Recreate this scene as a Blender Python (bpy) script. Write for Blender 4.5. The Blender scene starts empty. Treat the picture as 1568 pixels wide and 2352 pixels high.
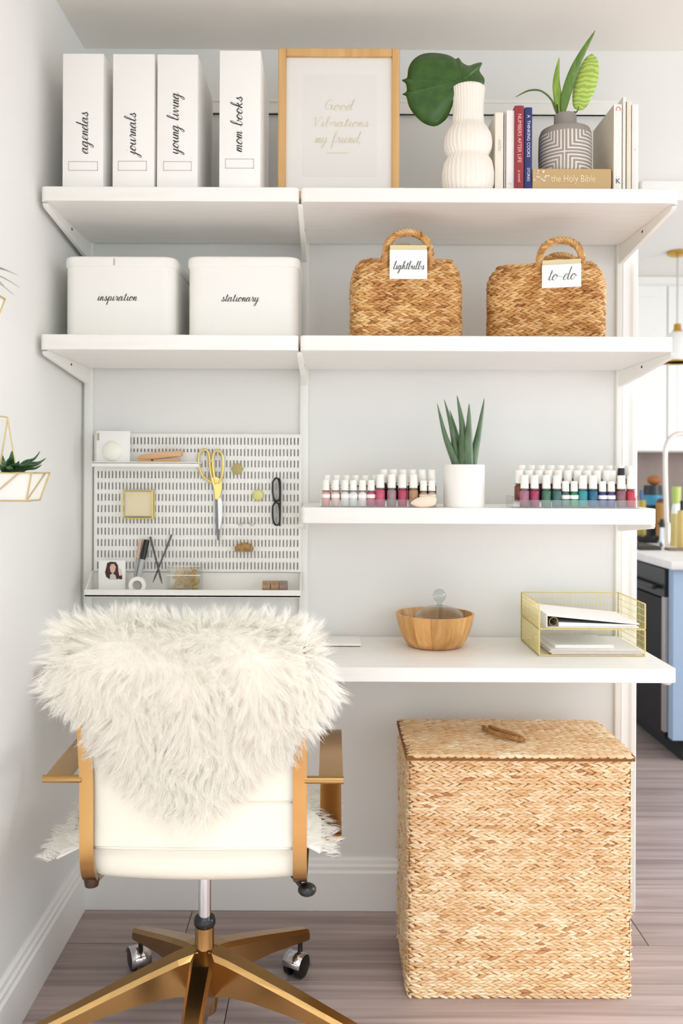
import bpy, bmesh, math, random
import numpy as np
from mathutils import Vector, Matrix
random.seed(7)
rng = np.random.default_rng(11)
PI = math.pi
SC = bpy.context.scene
COL = SC.collection

# ---------------------------------------------------------------- camera, light, exposure
F = 1985.0                 # focal length in pixels of the 1568 x 2352 frame
VPX, VPY = 760.0, 1080.0   # where the level line of sight meets the picture
CAMZ = 1.24
ROLL = math.radians(0.25)
cd = bpy.data.cameras.new('camera')
cam = bpy.data.objects.new('camera', cd); COL.objects.link(cam)
cd.sensor_fit = 'HORIZONTAL'; cd.sensor_width = 36.0
cd.lens = F / 1568.0 * 36.0
cd.shift_x = (784 - VPX) / 1568.0
cd.shift_y = -(1176 - VPY) / 1568.0
cd.clip_start = 0.05
cam.matrix_world = Matrix.Translation((0, 0, CAMZ)) @ Matrix.Rotation(PI / 2, 4, 'X') @ Matrix.Rotation(ROLL, 4, 'Z')
cd.dof.use_dof = True; cd.dof.focus_distance = 1.98; cd.dof.aperture_fstop = 5.0
SC.camera = cam

w = bpy.data.worlds.new('daylight'); SC.world = w; w.use_nodes = True
bg = w.node_tree.nodes['Background']
bg.inputs[0].default_value = (0.895, 0.968, 1.0, 1); bg.inputs[1].default_value = 1.35

def area(name, loc, target, sx, sy, power, color):
    l = bpy.data.lights.new(name, 'AREA'); l.shape = 'RECTANGLE'; l.size = sx; l.size_y = sy
    l.energy = power; l.color = color
    o = bpy.data.objects.new(name, l); COL.objects.link(o)
    o.location = loc
    o.rotation_euler = (Vector(target) - Vector(loc)).to_track_quat('-Z', 'Y').to_euler()
    return o
area('window_light', (2.3, -1.0, 1.45), (0.0, 2.3, 1.1), 2.2, 1.9, 14, (0.94, 0.985, 1.0))
area('added_front_fill', (0.7, -1.9, 0.95), (0.2, 2.4, 1.15), 3.4, 1.9, 10, (0.895, 0.968, 1.0))  # added low frontal fill behind the camera, to lighten the shelf undersides
dl_ = area('added_floor_bounce', (0.6, -0.55, 2.40), (0.6, -0.55, 0.0), 1.6, 1.2, 240, (0.90, 0.975, 1.0)); dl_.data.spread = math.radians(95)  # added lamp on unseen floor; its bounce lifts the undersides of the shelves
area('kitchen_window_light', (3.5, 2.6, 1.7), (1.1, 2.4, 0.0), 1.6, 1.4, 70, (0.95, 0.975, 1.0))

SC.view_settings.view_transform = 'Standard'
SC.view_settings.look = 'None'
SC.view_settings.gamma = 1.0
SC.view_settings.use_curve_mapping = False
SC.view_settings.exposure = -0.08
SC.cycles.max_bounces = 10
SC.cycles.diffuse_bounces = 6
SC.cycles.transparent_max_bounces = 24
SC.cycles.caustics_reflective = False
SC.cycles.caustics_refractive = False

def W(px, py, d):
    """point at depth d (metres from the camera) seen at picture position px, py"""
    dx, dy = px - VPX, VPY - py
    x = dx * math.cos(ROLL) - dy * math.sin(ROLL)
    y = dx * math.sin(ROLL) + dy * math.cos(ROLL)
    return Vector((x * d / F, d, CAMZ + y * d / F))

# ---------------------------------------------------------------- materials
def lin(c):
    return tuple((v / 12.92 if v <= 0.04045 else ((v + 0.055) / 1.055) ** 2.4) for v in c)
def rgb(h):
    return lin((int(h[0:2], 16) / 255, int(h[2:4], 16) / 255, int(h[4:6], 16) / 255))
MATS = {}
def mat(name, hexc, rough=0.5, metal=0.0, var=None, scale=(30, 30, 30), bump=0.0, bscale=60.0, spec=0.5, trans=0.0, sheen=0.0, island=None, sub=0.0):
    if name in MATS: return MATS[name]
    m = bpy.data.materials.new(name); m.use_nodes = True
    nt = m.node_tree; b = nt.nodes['Principled BSDF']
    c = rgb(hexc) + (1,)
    b.inputs['Base Color'].default_value = c
    b.inputs['Roughness'].default_value = rough
    b.inputs['Metallic'].default_value = metal
    b.inputs['Specular IOR Level'].default_value = spec
    if trans: b.inputs['Transmission Weight'].default_value = trans
    if sheen: b.inputs['Sheen Weight'].default_value = sheen
    tc = nt.nodes.new('ShaderNodeTexCoord')
    if var or island:
        mp = nt.nodes.new('ShaderNodeMapping'); mp.inputs['Scale'].default_value = scale
        if island:
            oi = nt.nodes.new('ShaderNodeObjectInfo'); ma = nt.nodes.new('ShaderNodeVectorMath'); ma.operation = 'ADD'
            nt.links.new(tc.outputs['Object'], ma.inputs[0]); nt.links.new(oi.outputs['Location'], ma.inputs[1])
            nt.links.new(ma.outputs[0], mp.inputs['Vector'])
        else: nt.links.new(tc.outputs['Object'], mp.inputs['Vector'])
        nz = nt.nodes.new('ShaderNodeTexNoise'); nz.inputs['Scale'].default_value = 1.0; nz.inputs['Detail'].default_value = 5
        nt.links.new(mp.outputs[0], nz.inputs['Vector'])
        ramp = nt.nodes.new('ShaderNodeValToRGB')
        nt.links.new(nz.outputs['Fac'], ramp.inputs['Fac'])
        ramp.color_ramp.elements[0].position = 0.3; ramp.color_ramp.elements[1].position = 0.7
        ramp.color_ramp.elements[0].color = rgb(var or hexc) + (1,)
        ramp.color_ramp.elements[1].color = c
        out = ramp.outputs['Color']
        if island:
            ge = nt.nodes.new('ShaderNodeNewGeometry')
            r2 = nt.nodes.new('ShaderNodeValToRGB'); r2.color_ramp.interpolation = 'LINEAR'
            els = r2.color_ramp.elements
            n = len(island)
            while len(els) < n: els.new(0.5)
            for i, (p, h) in enumerate(island):
                els[i].position = p
            for i, (p, h) in enumerate(island):
                els[i].color = rgb(h) + (1,)
            nt.links.new(ge.outputs['Random Per Island'], r2.inputs['Fac'])
            mx = nt.nodes.new('ShaderNodeMixRGB'); mx.blend_type = 'MULTIPLY'; mx.inputs[0].default_value = 0.75
            nt.links.new(r2.outputs['Color'], mx.inputs[1]); nt.links.new(out, mx.inputs[2])
            out = mx.outputs[0]
        nt.links.new(out, b.inputs['Base Color'])
    if bump:
        n2 = nt.nodes.new('ShaderNodeTexNoise'); n2.inputs['Scale'].default_value = bscale; n2.inputs['Detail'].default_value = 4
        nt.links.new(tc.outputs['Object'], n2.inputs['Vector'])
        bp = nt.nodes.new('ShaderNodeBump'); bp.inputs['Strength'].default_value = bump; bp.inputs['Distance'].default_value = 0.004
        nt.links.new(n2.outputs['Fac'], bp.inputs['Height']); nt.links.new(bp.outputs[0], b.inputs['Normal'])
    MATS[name] = m
    return m

def clear_mat(name, hexc, refl=0.5, tint=1.0):
    """thin clear sheet: see-through with a fresnel reflection"""
    if name in MATS: return MATS[name]
    m = bpy.data.materials.new(name); m.use_nodes = True
    nt = m.node_tree; nt.nodes.clear()
    out = nt.nodes.new('ShaderNodeOutputMaterial'); mx = nt.nodes.new('ShaderNodeMixShader')
    tr = nt.nodes.new('ShaderNodeBsdfTransparent'); tr.inputs[0].default_value = rgb(hexc) + (1,)
    gl = nt.nodes.new('ShaderNodeBsdfGlossy'); gl.inputs['Roughness'].default_value = 0.06
    lw = nt.nodes.new('ShaderNodeLayerWeight'); lw.inputs[0].default_value = .5
    pw_ = nt.nodes.new('ShaderNodeMath'); pw_.operation = 'POWER'; pw_.inputs[1].default_value = 3.0
    ml = nt.nodes.new('ShaderNodeMath'); ml.operation = 'MULTIPLY_ADD'; ml.inputs[1].default_value = refl; ml.inputs[2].default_value = .06
    nt.links.new(lw.outputs['Facing'], pw_.inputs[0]); nt.links.new(pw_.outputs[0], ml.inputs[0]); nt.links.new(ml.outputs[0], mx.inputs[0]); nt.links.new(tr.outputs[0], mx.inputs[1]); nt.links.new(gl.outputs[0], mx.inputs[2])
    nt.links.new(mx.outputs[0], out.inputs[0])
    MATS[name] = m
    return m

def wood_mat(name, ca, cb, along='X', scale=1.0, rough=0.45, per_object=True, vary=0.35):
    if name in MATS: return MATS[name]
    m = bpy.data.materials.new(name); m.use_nodes = True
    nt = m.node_tree; b = nt.nodes['Principled BSDF']; b.inputs['Roughness'].default_value = rough
    tc = nt.nodes.new('ShaderNodeTexCoord'); mp = nt.nodes.new('ShaderNodeMapping')
    s = [70 * scale] * 3; s['XYZ'.index(along)] = 2.2 * scale
    mp.inputs['Scale'].default_value = s
    oi = nt.nodes.new('ShaderNodeObjectInfo')
    ad = nt.nodes.new('ShaderNodeVectorMath'); ad.operation = 'MULTIPLY_ADD'
    cx = nt.nodes.new('ShaderNodeCombineXYZ')
    for k in range(3): nt.links.new(oi.outputs['Random'], cx.inputs[k])
    ad.inputs[1].default_value = (7, 3, 5)
    nt.links.new(cx.outputs[0], ad.inputs[0]); nt.links.new(tc.outputs['Object'], ad.inputs[2])
    nt.links.new(ad.outputs[0], mp.inputs['Vector'])
    nz = nt.nodes.new('ShaderNodeTexNoise'); nz.inputs['Scale'].default_value = 1.0; nz.inputs['Detail'].default_value = 7; nz.inputs['Distortion'].default_value = 0.6
    nt.links.new(mp.outputs[0], nz.inputs['Vector'])
    rp = nt.nodes.new('ShaderNodeValToRGB'); nt.links.new(nz.outputs['Fac'], rp.inputs['Fac'])
    rp.color_ramp.elements[0].position = 0.32; rp.color_ramp.elements[1].position = 0.68
    rp.color_ramp.elements[0].color = rgb(ca) + (1,); rp.color_ramp.elements[1].color = rgb(cb) + (1,)
    hs = nt.nodes.new('ShaderNodeHueSaturation')
    mr = nt.nodes.new('ShaderNodeMapRange'); mr.inputs['To Min'].default_value = 1 - vary; mr.inputs['To Max'].default_value = 1 + vary
    nt.links.new(oi.outputs['Random'], mr.inputs['Value'])
    if per_object: nt.links.new(mr.outputs[0], hs.inputs['Value'])
    nt.links.new(rp.outputs['Color'], hs.inputs['Color']); nt.links.new(hs.outputs[0], b.inputs['Base Color'])
    bp = nt.nodes.new('ShaderNodeBump'); bp.inputs['Strength'].default_value = 0.12; bp.inputs['Distance'].default_value = 0.002
    nt.links.new(nz.outputs['Fac'], bp.inputs['Height']); nt.links.new(bp.outputs[0], b.inputs['Normal'])
    MATS[name] = m
    return m

M_WALL = mat('wall_paint', 'EAEAE7', 0.85, bump=0.05, bscale=240)
M_CEIL = mat('ceiling_paint', 'EDE9E3', 0.9, bump=0.05, bscale=200)
M_TRIM = mat('trim_paint', 'F3F2EF', 0.45)
M_SHELF = mat('white_shelf_board', 'F6F5F2', 0.4, var='F1F0EC', scale=(6, 60, 60))
M_METALW = mat('white_enamel', 'F2F1EC', 0.35)
M_WHITE = mat('matte_white_card', 'F4F3F0', 0.6)
M_PAPER = mat('white_paper', 'F7F6F3', 0.8)
M_INK = mat('black_ink', '4A4B48', 0.7)
M_GREYLINE = mat('grey_print', 'BDBDB6', 0.7)
M_DARK = mat('dark_slot', '3A3833', 0.7)
M_BLACK = mat('black_plastic', '141416', 0.3)
M_GOLD = mat('brushed_gold', 'AE8957', 0.2, 1.0, bump=0.015, bscale=300)
M_GOLDP = mat('pale_gold_wire', 'E8D48C', 0.35, 0.75)
M_BRASS = mat('brass', 'CDA24F', 0.3, 1.0)
M_CHROME = mat('chrome', 'D9D9DD', 0.12, 1.0)
M_STEEL = mat('steel', 'BDBDBB', 0.3, 1.0)
M_LEATHER = mat('cream_leather', 'EAE6D8', 0.42, bump=0.08, bscale=420)
M_SKIN = mat('sheepskin_hide', 'F6F3EC', 0.9)
M_ACRYL = clear_mat('clear_acrylic', 'FBFBFA', 0.35)
M_GLASS = clear_mat('clear_glass', 'F1F4F3', 0.85)
M_WOODF = wood_mat('frame_oak', 'C79A5E', 'DBB27A', 'Z', 0.7, per_object=False)
M_BOWL = wood_mat('bamboo_bowl', 'BC8443', 'DDAC6C', 'Z', 0.6, 0.4, True, 0.14)
M_FLOOR = wood_mat('grey_brown_plank', '8E7C78', 'B5A39E', 'X', 0.55, 0.36, True, 0.12)
M_FLOOR.node_tree.nodes['Principled BSDF'].inputs['Specular IOR Level'].default_value = 0.55
WEAVE = [(0.0, '9C6A34'), (0.12, 'C08B4C'), (0.4, 'D9AC6C'), (0.75, 'E6C084'), (1.0, 'EDCF9C')]
M_WEAVE = mat('water_hyacinth_weave', 'FFFFFF', 0.62, var='C79F70', scale=(22, 22, 22), island=WEAVE)
WEAVEL = [(0.0, 'BE8856'), (0.035, 'E0B888'), (0.25, 'EFD3A8'), (0.7, 'F4DEBA'), (1.0, 'F8E8CC')]
M_WEAVEL = mat('pale_hyacinth_weave', 'FFFFFF', 0.62, var='E8CBAA', scale=(12, 12, 40), island=WEAVEL)
M_CORE = mat('basket_core', '7A5228', 0.9)
M_CORE2 = mat('hamper_core', '86592C', 0.9)
M_CERAM = mat('cream_ceramic', 'F3ECE2', 0.55, bump=0.03, bscale=120)
M_POT = mat('white_ceramic_pot', 'F5F3EE', 0.3)
M_GREEN = mat('dark_leaf', '3A6422', 0.32, var='294C18', scale=(40, 40, 40))
M_GREEN2 = mat('leaf_rib', '487030', 0.45)
M_LIME = mat('lime_leaf', '9CB84A', 0.4, var='6E9636', scale=(160, 160, 30))
M_MIDG = mat('mid_leaf', '6D8F3E', 0.4, var='4E722C', scale=(200, 200, 20))
M_ALOE = mat('aloe_leaf', '67805F', 0.45, var='4A6546', scale=(120, 120, 25))
M_STEM = mat('brown_stem', '4A3A24', 0.6)

# ---------------------------------------------------------------- mesh helpers
ROOTLOC = {}
def root_loc(o):
    while o is not None:
        if o.name in ROOTLOC: return ROOTLOC[o.name]
        o = o.parent
    return Vector((0, 0, 0))
def tag(o, label=None, cat=None, group=None, kind=None):
    if label: o['label'] = label
    if cat: o['category'] = cat
    if group: o['group'] = group
    if kind: o['kind'] = kind
    return o
def thing(name, label, cat, loc, group=None):
    o = bpy.data.objects.new(name, None); COL.objects.link(o)
    o.empty_display_size = 0.03
    o.location = loc; ROOTLOC[o.name] = Vector(loc)
    return tag(o, label, cat, group)

class MB:
    """collects shapes (world coordinates) and links them as one mesh object"""
    def __init__(s): s.v = []; s.f = []
    def add(s, vs, fs, T=None):
        n = len(s.v)
        s.v += [T(Vector(p)) if T else Vector(p) for p in vs]
        s.f += [tuple(i + n for i in f) for f in fs]
        return s
    def bm(s, b, T=None):
        b.verts.ensure_lookup_table()
        for i, v in enumerate(b.verts): v.index = i
        s.add([v.co.copy() for v in b.verts], [tuple(v.index for v in f.verts) for f in b.faces], T); b.free(); return s
    def box(s, x0, x1, y0, y1, z0, z1, bev=0.0, seg=2, T=None):
        b = bmesh.new(); bmesh.ops.create_cube(b, size=1)
        for v in b.verts:
            v.co = Vector(((x0 + x1) / 2 + v.co.x * (x1 - x0), (y0 + y1) / 2 + v.co.y * (y1 - y0), (z0 + z1) / 2 + v.co.z * (z1 - z0)))
        if bev > 0: bmesh.ops.bevel(b, geom=list(b.edges), offset=bev, segments=seg, affect='EDGES', profile=0.5)
        return s.bm(b, T)
    def prism(s, poly, axis, a, c, bev=0.0, seg=2, T=None):
        """closed polygon in the two other axes, extruded along axis from a to c"""
        b = bmesh.new()
        def P(q, t):
            if axis == 'X': return (t, q[0], q[1])
            if axis == 'Y': return (q[0], t, q[1])
            return (q[0], q[1], t)
        v0 = [b.verts.new(P(q, a)) for q in poly]; v1 = [b.verts.new(P(q, c)) for q in poly]
        n = len(poly)
        e0 = b.faces.new(v0); e1 = b.faces.new(list(reversed(v1)))
        for i in range(n): b.faces.new((v0[(i + 1) % n], v0[i], v1[i], v1[(i + 1) % n]))
        bmesh.ops.recalc_face_normals(b, faces=b.faces)
        if bev > 0: bmesh.ops.bevel(b, geom=list(set(e0.edges) | set(e1.edges)), offset=bev, segments=seg, affect='EDGES', profile=0.5)
        return s.bm(b, T)
    def tube(s, pts, r, n=8, closed=False, cap=True, T=None, flat=1.0):
        pts = [Vector(p) for p in pts]; m = len(pts)
        rs = r if isinstance(r, (list, tuple)) else [r] * m
        up = Vector((0, 0, 1)); vs = []; fs = []
        prevN = None
        for i, p in enumerate(pts):
            if closed: t = pts[(i + 1) % m] - pts[(i - 1) % m]
            else: t = pts[min(i + 1, m - 1)] - pts[max(i - 1, 0)]
            t = t.normalized() if t.length > 1e-9 else Vector((0, 0, 1))
            if prevN is None:
                a = t.cross(up)
                if a.length < 1e-3: a = t.cross(Vector((0, 1, 0)))
                prevN = a.normalized()
            else:
                prevN = (prevN - t * prevN.dot(t))
                prevN = prevN.normalized() if prevN.length > 1e-6 else t.orthogonal().normalized()
            bn = t.cross(prevN)
            for k in range(n):
                an = 2 * PI * k / n
                vs.append(p + prevN * math.cos(an) * rs[i] + bn * math.sin(an) * rs[i] * flat)
        for i in range(m if closed else m - 1):
            j = (i + 1) % m
            for k in range(n): fs.append((i * n + k, i * n + (k + 1) % n, j * n + (k + 1) % n, j * n + k))
        if cap and not closed:
            fs.append(tuple(range(n - 1, -1, -1))); fs.append(tuple((m - 1) * n + k for k in range(n)))
        return s.add(vs, fs, T)
    def lathe(s, prof, c, n=24, ribs=0, ramp=0.0, T=None, sx=1.0):
        """profile of (r, z) turned round the vertical through c"""
        vs = []; fs = []; m = len(prof)
        for (r, z) in prof:
            for k in range(n):
                an = 2 * PI * k / n
                rr = r * (1 + (ramp * math.cos(ribs * an) if ribs else 0))
                vs.append((c[0] + rr * math.cos(an) * sx, c[1] + rr * math.sin(an), c[2] + z))
        for i in range(m - 1):
            for k in range(n): fs.append((i * n + k, i * n + (k + 1) % n, (i + 1) * n + (k + 1) % n, (i + 1) * n + k))
        if prof[0][0] > 1e-6: fs.append(tuple(range(n - 1, -1, -1)))
        if prof[-1][0] > 1e-6: fs.append(tuple((m - 1) * n + k for k in range(n)))
        return s.add(vs, fs, T)
    def ball(s, c, r, n=12, sc=(1, 1, 1), T=None):
        b = bmesh.new(); bmesh.ops.create_uvsphere(b, u_segments=n, v_segments=max(6, n // 2), radius=r)
        for v in b.verts: v.co = Vector((c[0] + v.co.x * sc[0], c[1] + v.co.y * sc[1], c[2] + v.co.z * sc[2]))
        return s.bm(b, T)
    def band(s, path, x0, x1, th, T=None, inward=None):
        """flat bar following a (y, z) path between x0 and x1"""
        m = len(path); vs = []; fs = []
        for i, p in enumerate(path):
            a = path[max(i - 1, 0)]; c = path[min(i + 1, m - 1)]
            ty, tz = c[0] - a[0], c[1] - a[1]; L = math.hypot(ty, tz) or 1
            ny, nz = -tz / L, ty / L
            for (x, q) in ((x0, 0), (x1, 0), (x1, th), (x0, th)):
                vs.append((x, p[0] + ny * q, p[1] + nz * q))
        for i in range(m - 1):
            for k in range(4): fs.append((i * 4 + k, i * 4 + (k + 1) % 4, i * 4 + 4 + (k + 1) % 4, i * 4 + 4 + k))
        fs.append((3, 2, 1, 0)); fs.append(tuple((m - 1) * 4 + k for k in range(4)))
        return s.add(vs, fs, T)
    def _mesh(s, name, m, off, smooth):
        me = bpy.data.meshes.new(name)
        me.from_pydata([tuple(v - off) for v in s.v], [], s.f)
        b = bmesh.new(); b.from_mesh(me); bmesh.ops.recalc_face_normals(b, faces=b.faces); b.to_mesh(me); b.free()
        me.materials.append(m)
        if smooth:
            me.polygons.foreach_set('use_smooth', [True] * len(me.polygons))
            if smooth is not True: me.set_sharp_from_angle(angle=math.radians(smooth))
        me.update()
        return me
    def part(s, name, m, parent, smooth=40, label=None, kind=None):
        o = bpy.data.objects.new(name, s._mesh(name, m, root_loc(parent), smooth)); COL.objects.link(o)
        o.parent = parent
        if label: o['label'] = label
        if kind: o['kind'] = kind
        return o
    def thing(s, name, m, label, cat, group=None, smooth=40, kind=None):
        lo = Vector([min(v[k] for v in s.v) for k in range(3)]); hi = Vector([max(v[k] for v in s.v) for k in range(3)])
        c = Vector(((lo.x + hi.x) / 2, (lo.y + hi.y) / 2, lo.z))
        o = bpy.data.objects.new(name, s._mesh(name, m, c, smooth)); COL.objects.link(o)
        o.location = c; ROOTLOC[o.name] = c
        return tag(o, label, cat, group, kind)
    def struct(s, name, m, parent=None, smooth=0):
        o = bpy.data.objects.new(name, s._mesh(name, m, Vector((0, 0, 0)), smooth)); COL.objects.link(o)
        if parent: o.parent = parent
        else: o['kind'] = 'structure'
        return o

def copy_tree(o, loc):
    r = o.copy(); COL.objects.link(r); r.location = loc; ROOTLOC[r.name] = Vector(loc)
    for ch in list(o.children):
        c = ch.copy(); COL.objects.link(c); c.parent = r
        for g in list(ch.children):
            d = g.copy(); COL.objects.link(d); d.parent = c
    return r

def catmull(pts, sub=5):
    pts = [Vector(p) for p in pts]; out = []
    for i in range(len(pts) - 1):
        p0 = pts[max(i - 1, 0)]; p1 = pts[i]; p2 = pts[i + 1]; p3 = pts[min(i + 2, len(pts) - 1)]
        for k in range(sub):
            t = k / sub
            out.append(0.5 * ((2 * p1) + (p2 - p0) * t + (2 * p0 - 5 * p1 + 4 * p2 - p3) * t * t + (3 * p1 - p0 - 3 * p2 + p3) * t ** 3))
    out.append(pts[-1]); return out

def rrect(x0, x1, y0, y1, r, n=5):
    out = []
    for (cx, cy, a0) in ((x1 - r, y1 - r, 0), (x0 + r, y1 - r, 90), (x0 + r, y0 + r, 180), (x1 - r, y0 + r, 270)):
        for k in range(n + 1):
            a = math.radians(a0 + 90 * k / n); out.append((cx + r * math.cos(a), cy + r * math.sin(a)))
    return out

# ---------------------------------------------------------------- handwriting
GL = {
 'a': (1.0, [[(0,.15),(.3,.6),(.62,.95),(.35,.98),(.08,.55),(.12,.08),(.35,.05),(.62,.55),(.72,.98),(.66,.4),(.72,.05),(.88,.08),(1.05,.3)]]),
 'b': (.95, [[(0,.15),(.35,1.0),(.55,1.9),(.42,2.1),(.28,1.7),(.22,.8),(.25,.1),(.5,.02),(.75,.45),(.66,.9),(.8,.75),(1.0,.6)]]),
 'd': (1.02, [[(0,.15),(.3,.6),(.62,.95),(.35,.98),(.08,.55),(.12,.08),(.35,.05),(.65,.6),(.82,1.5),(.9,2.15),(.78,1.3),(.68,.4),(.74,.05),(.9,.08),(1.08,.3)]]),
 'e': (.72, [[(0,.15),(.35,.4),(.6,.8),(.42,1.0),(.2,.75),(.12,.35),(.25,.04),(.5,.08),(.76,.3)]]),
 'f': (.72, [[(0,.15),(.35,.9),(.6,1.9),(.45,2.1),(.3,1.5),(.2,.3),(.12,-.8),(.25,-.95),(.35,-.3),(.4,.1),(.75,.3)]]),
 'g': (1.0, [[(0,.15),(.3,.6),(.62,.95),(.35,.98),(.08,.55),(.12,.08),(.35,.05),(.65,.6),(.72,.98),(.64,.2),(.5,-.7),(.22,-1.0),(.15,-.7),(.6,-.1),(1.05,.3)]]),
 'h': (.95, [[(0,.15),(.35,1.0),(.6,1.9),(.48,2.1),(.32,1.6),(.2,.6),(.12,.0),(.25,.55),(.5,.95),(.65,.85),(.6,.3),(.68,.04),(.82,.1),(1.0,.3)]]),
 'i': (.56, [[(0,.15),(.2,.6),(.3,1.0),(.22,.4),(.28,.05),(.42,.06),(.6,.3)], [(.38,1.45),(.42,1.55)]]),
 'j': (.56, [[(0,.15),(.2,.6),(.32,1.0),(.25,.2),(.1,-.7),(-.15,-1.0),(-.22,-.7),(.2,-.1),(.6,.3)], [(.4,1.45),(.44,1.55)]]),
 'k': (.95, [[(0,.15),(.35,1.0),(.6,1.9),(.48,2.1),(.32,1.6),(.2,.6),(.12,.0),(.25,.5),(.55,.95),(.6,.75),(.35,.55),(.5,.3),(.65,.03),(.82,.1),(1.0,.3)]]),
 'l': (.58, [[(0,.15),(.35,1.0),(.55,1.9),(.42,2.1),(.28,1.6),(.18,.5),(.25,.04),(.4,.06),(.62,.3)]]),
 'm': (1.1, [[(0,.3),(.12,.85),(.2,.95),(.15,.5),(.1,.0),(.25,.6),(.45,.97),(.5,.6),(.42,.0),(.6,.65),(.8,.97),(.85,.6),(.8,.15),(.92,.03),(1.15,.3)]]),
 'n': (.78, [[(0,.3),(.12,.85),(.2,.95),(.15,.5),(.1,.0),(.28,.65),(.5,.97),(.54,.6),(.48,.15),(.6,.03),(.82,.3)]]),
 'o': (.85, [[(0,.15),(.3,.7),(.55,.97),(.3,.95),(.08,.5),(.2,.05),(.5,.1),(.65,.6),(.5,.95),(.65,.78),(.9,.6)]]),
 'p': (.92, [[(0,.15),(.2,.7),(.28,.98),(.2,.2),(.05,-.95),(.15,.0),(.35,.75),(.6,.98),(.72,.6),(.6,.1),(.4,.05),(.7,.08),(.96,.3)]]),
 'r': (.74, [[(0,.15),(.2,.75),(.25,1.12),(.35,.9),(.55,.88),(.48,.4),(.52,.06),(.62,.06),(.78,.3)]]),
 's': (.72, [[(0,.15),(.25,.6),(.38,1.1),(.42,.75),(.58,.35),(.45,.03),(.2,.05),(.15,.2),(.4,.08),(.76,.3)]]),
 't': (.6, [[(0,.15),(.3,.9),(.42,1.7),(.32,1.0),(.22,.3),(.3,.04),(.45,.06),(.65,.3)], [(.08,1.2),(.6,1.25)]]),
 'u': (.95, [[(0,.3),(.15,.8),(.2,.98),(.14,.4),(.2,.05),(.4,.1),(.6,.6),(.7,.98),(.64,.4),(.7,.04),(.82,.08),(1.0,.3)]]),
 'v': (.85, [[(0,.3),(.12,.85),(.22,.9),(.3,.4),(.4,.02),(.6,.5),(.65,.95),(.72,.8),(.9,.6)]]),
 'y': (.95, [[(0,.3),(.15,.8),(.2,.98),(.14,.4),(.2,.05),(.4,.1),(.6,.6),(.7,.98),(.6,.1),(.45,-.7),(.2,-1.0),(.12,-.7),(.55,-.1),(1.0,.3)]]),
 'G': (1.3, [[(1.0,1.6),(.75,2.05),(.3,1.7),(.1,.8),(.4,.05),(.85,.3),(1.0,.95),(.6,.9),(1.0,.95),(.9,.2),(1.3,.3)]]),
 'V': (1.2, [[(0,1.6),(.2,2.0),(.35,1.4),(.5,.0),(.8,1.2),(1.05,2.0),(1.2,1.8)]]),
 '-': (.8, [[(.15,.55),(.65,.6)]]),
 ',': (.4, [[(.15,.1),(.05,-.3)]]),
 ' ': (.7, []),
}
def script(mb, text, origin, u, v, length, pen=0.0011, slant=0.38, height=None):
    """joined handwriting along u with up direction v, as thin inked ribbons"""
    x = 0; strokes = []
    for ch in text:
        adv, ss = GL[ch]
        for st in ss: strokes.append([(px + x, py) for px, py in st])
        x += adv
    sc = length / x; sv = height or sc
    u = Vector(u); v = Vector(v); origin = Vector(origin)
    for st in strokes:
        c = catmull([(a, b, 0) for a, b in st], 4)
        P = [Vector((p.x * sc + p.y * sv * slant * 0.55, p.y * sv)) for p in c]
        vs = []; fs = []
        for i, p in enumerate(P):
            t = P[min(i + 1, len(P) - 1)] - P[max(i - 1, 0)]
            L = t.length or 1e-9; t = t / L
            wd = pen * (0.42 + 0.75 * max(0.0, -t.y))
            nx = Vector((-t.y, t.x)) * wd
            for q in (p + nx, p - nx): vs.append(origin + u * q.x + v * q.y)
        for i in range(len(P) - 1): fs.append((2 * i, 2 * i + 1, 2 * i + 3, 2 * i + 2))
        mb.add(vs, fs)
    return mb
def print_text(name, body, loc, rot, size, m, parent, align='CENTER', xs=1.0):
    c = bpy.data.curves.new(name, 'FONT'); c.body = body; c.size = size; c.align_x = align; c.align_y = 'CENTER'; c.extrude = 0.0001
    c.materials.append(m)
    o = bpy.data.objects.new(name, c); COL.objects.link(o)
    bpy.context.view_layer.update()
    me = bpy.data.meshes.new_from_object(o.evaluated_get(bpy.context.evaluated_depsgraph_get()))
    bpy.data.objects.remove(o); o = bpy.data.objects.new(name, me); COL.objects.link(o)
    o.location = Vector(loc) - root_loc(parent); o.rotation_euler = rot; o.scale = (xs, 1, 1); o.parent = parent
    return o

# ================================================================ STRUCTURE
WALL = 2.45; XL = -0.704; ZC = 2.432; XE = 0.868; HEAD = 2.005
# floor: slab and separate planks
floor = MB().box(XL - .1, 3.6, -2.2, 5.7, -0.06, -0.004).struct('floor', mat('underlay', '5A4D4A', 0.9))
pw = 0.168; row = 0
yy = 5.6
random.seed(5)
offs = [0.25, .9, 0.55, 1.2, .05, .75]
pk_meshes = {}
def plank(x0, x1, y0, y1):
    L = round(x1 - x0, 3)
    if L not in pk_meshes:
        mb = MB().box(0, L, 0, pw - 0.0022, -0.006, 0.0, 0.0009, 1)
        pk_meshes[L] = mb._mesh('plank', M_FLOOR, Vector((0, 0, 0)), 0)
    o = bpy.data.objects.new('plank', pk_meshes[L]); COL.objects.link(o); o.location = (x0, y0, 0); o.parent = floor
y = 2.43 - 14 * pw
while y < 5.55:
    x = XL - offs[row % 6] * 1.0
    while x < 3.4:
        xa = max(x, XL + 0.002); xb = min(x + 1.22, 3.4)
        if xb - xa > 0.05: plank(xa + 0.001, xb - 0.001, y, y + pw)
        x += 1.22
    y += pw; row += 1

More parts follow.
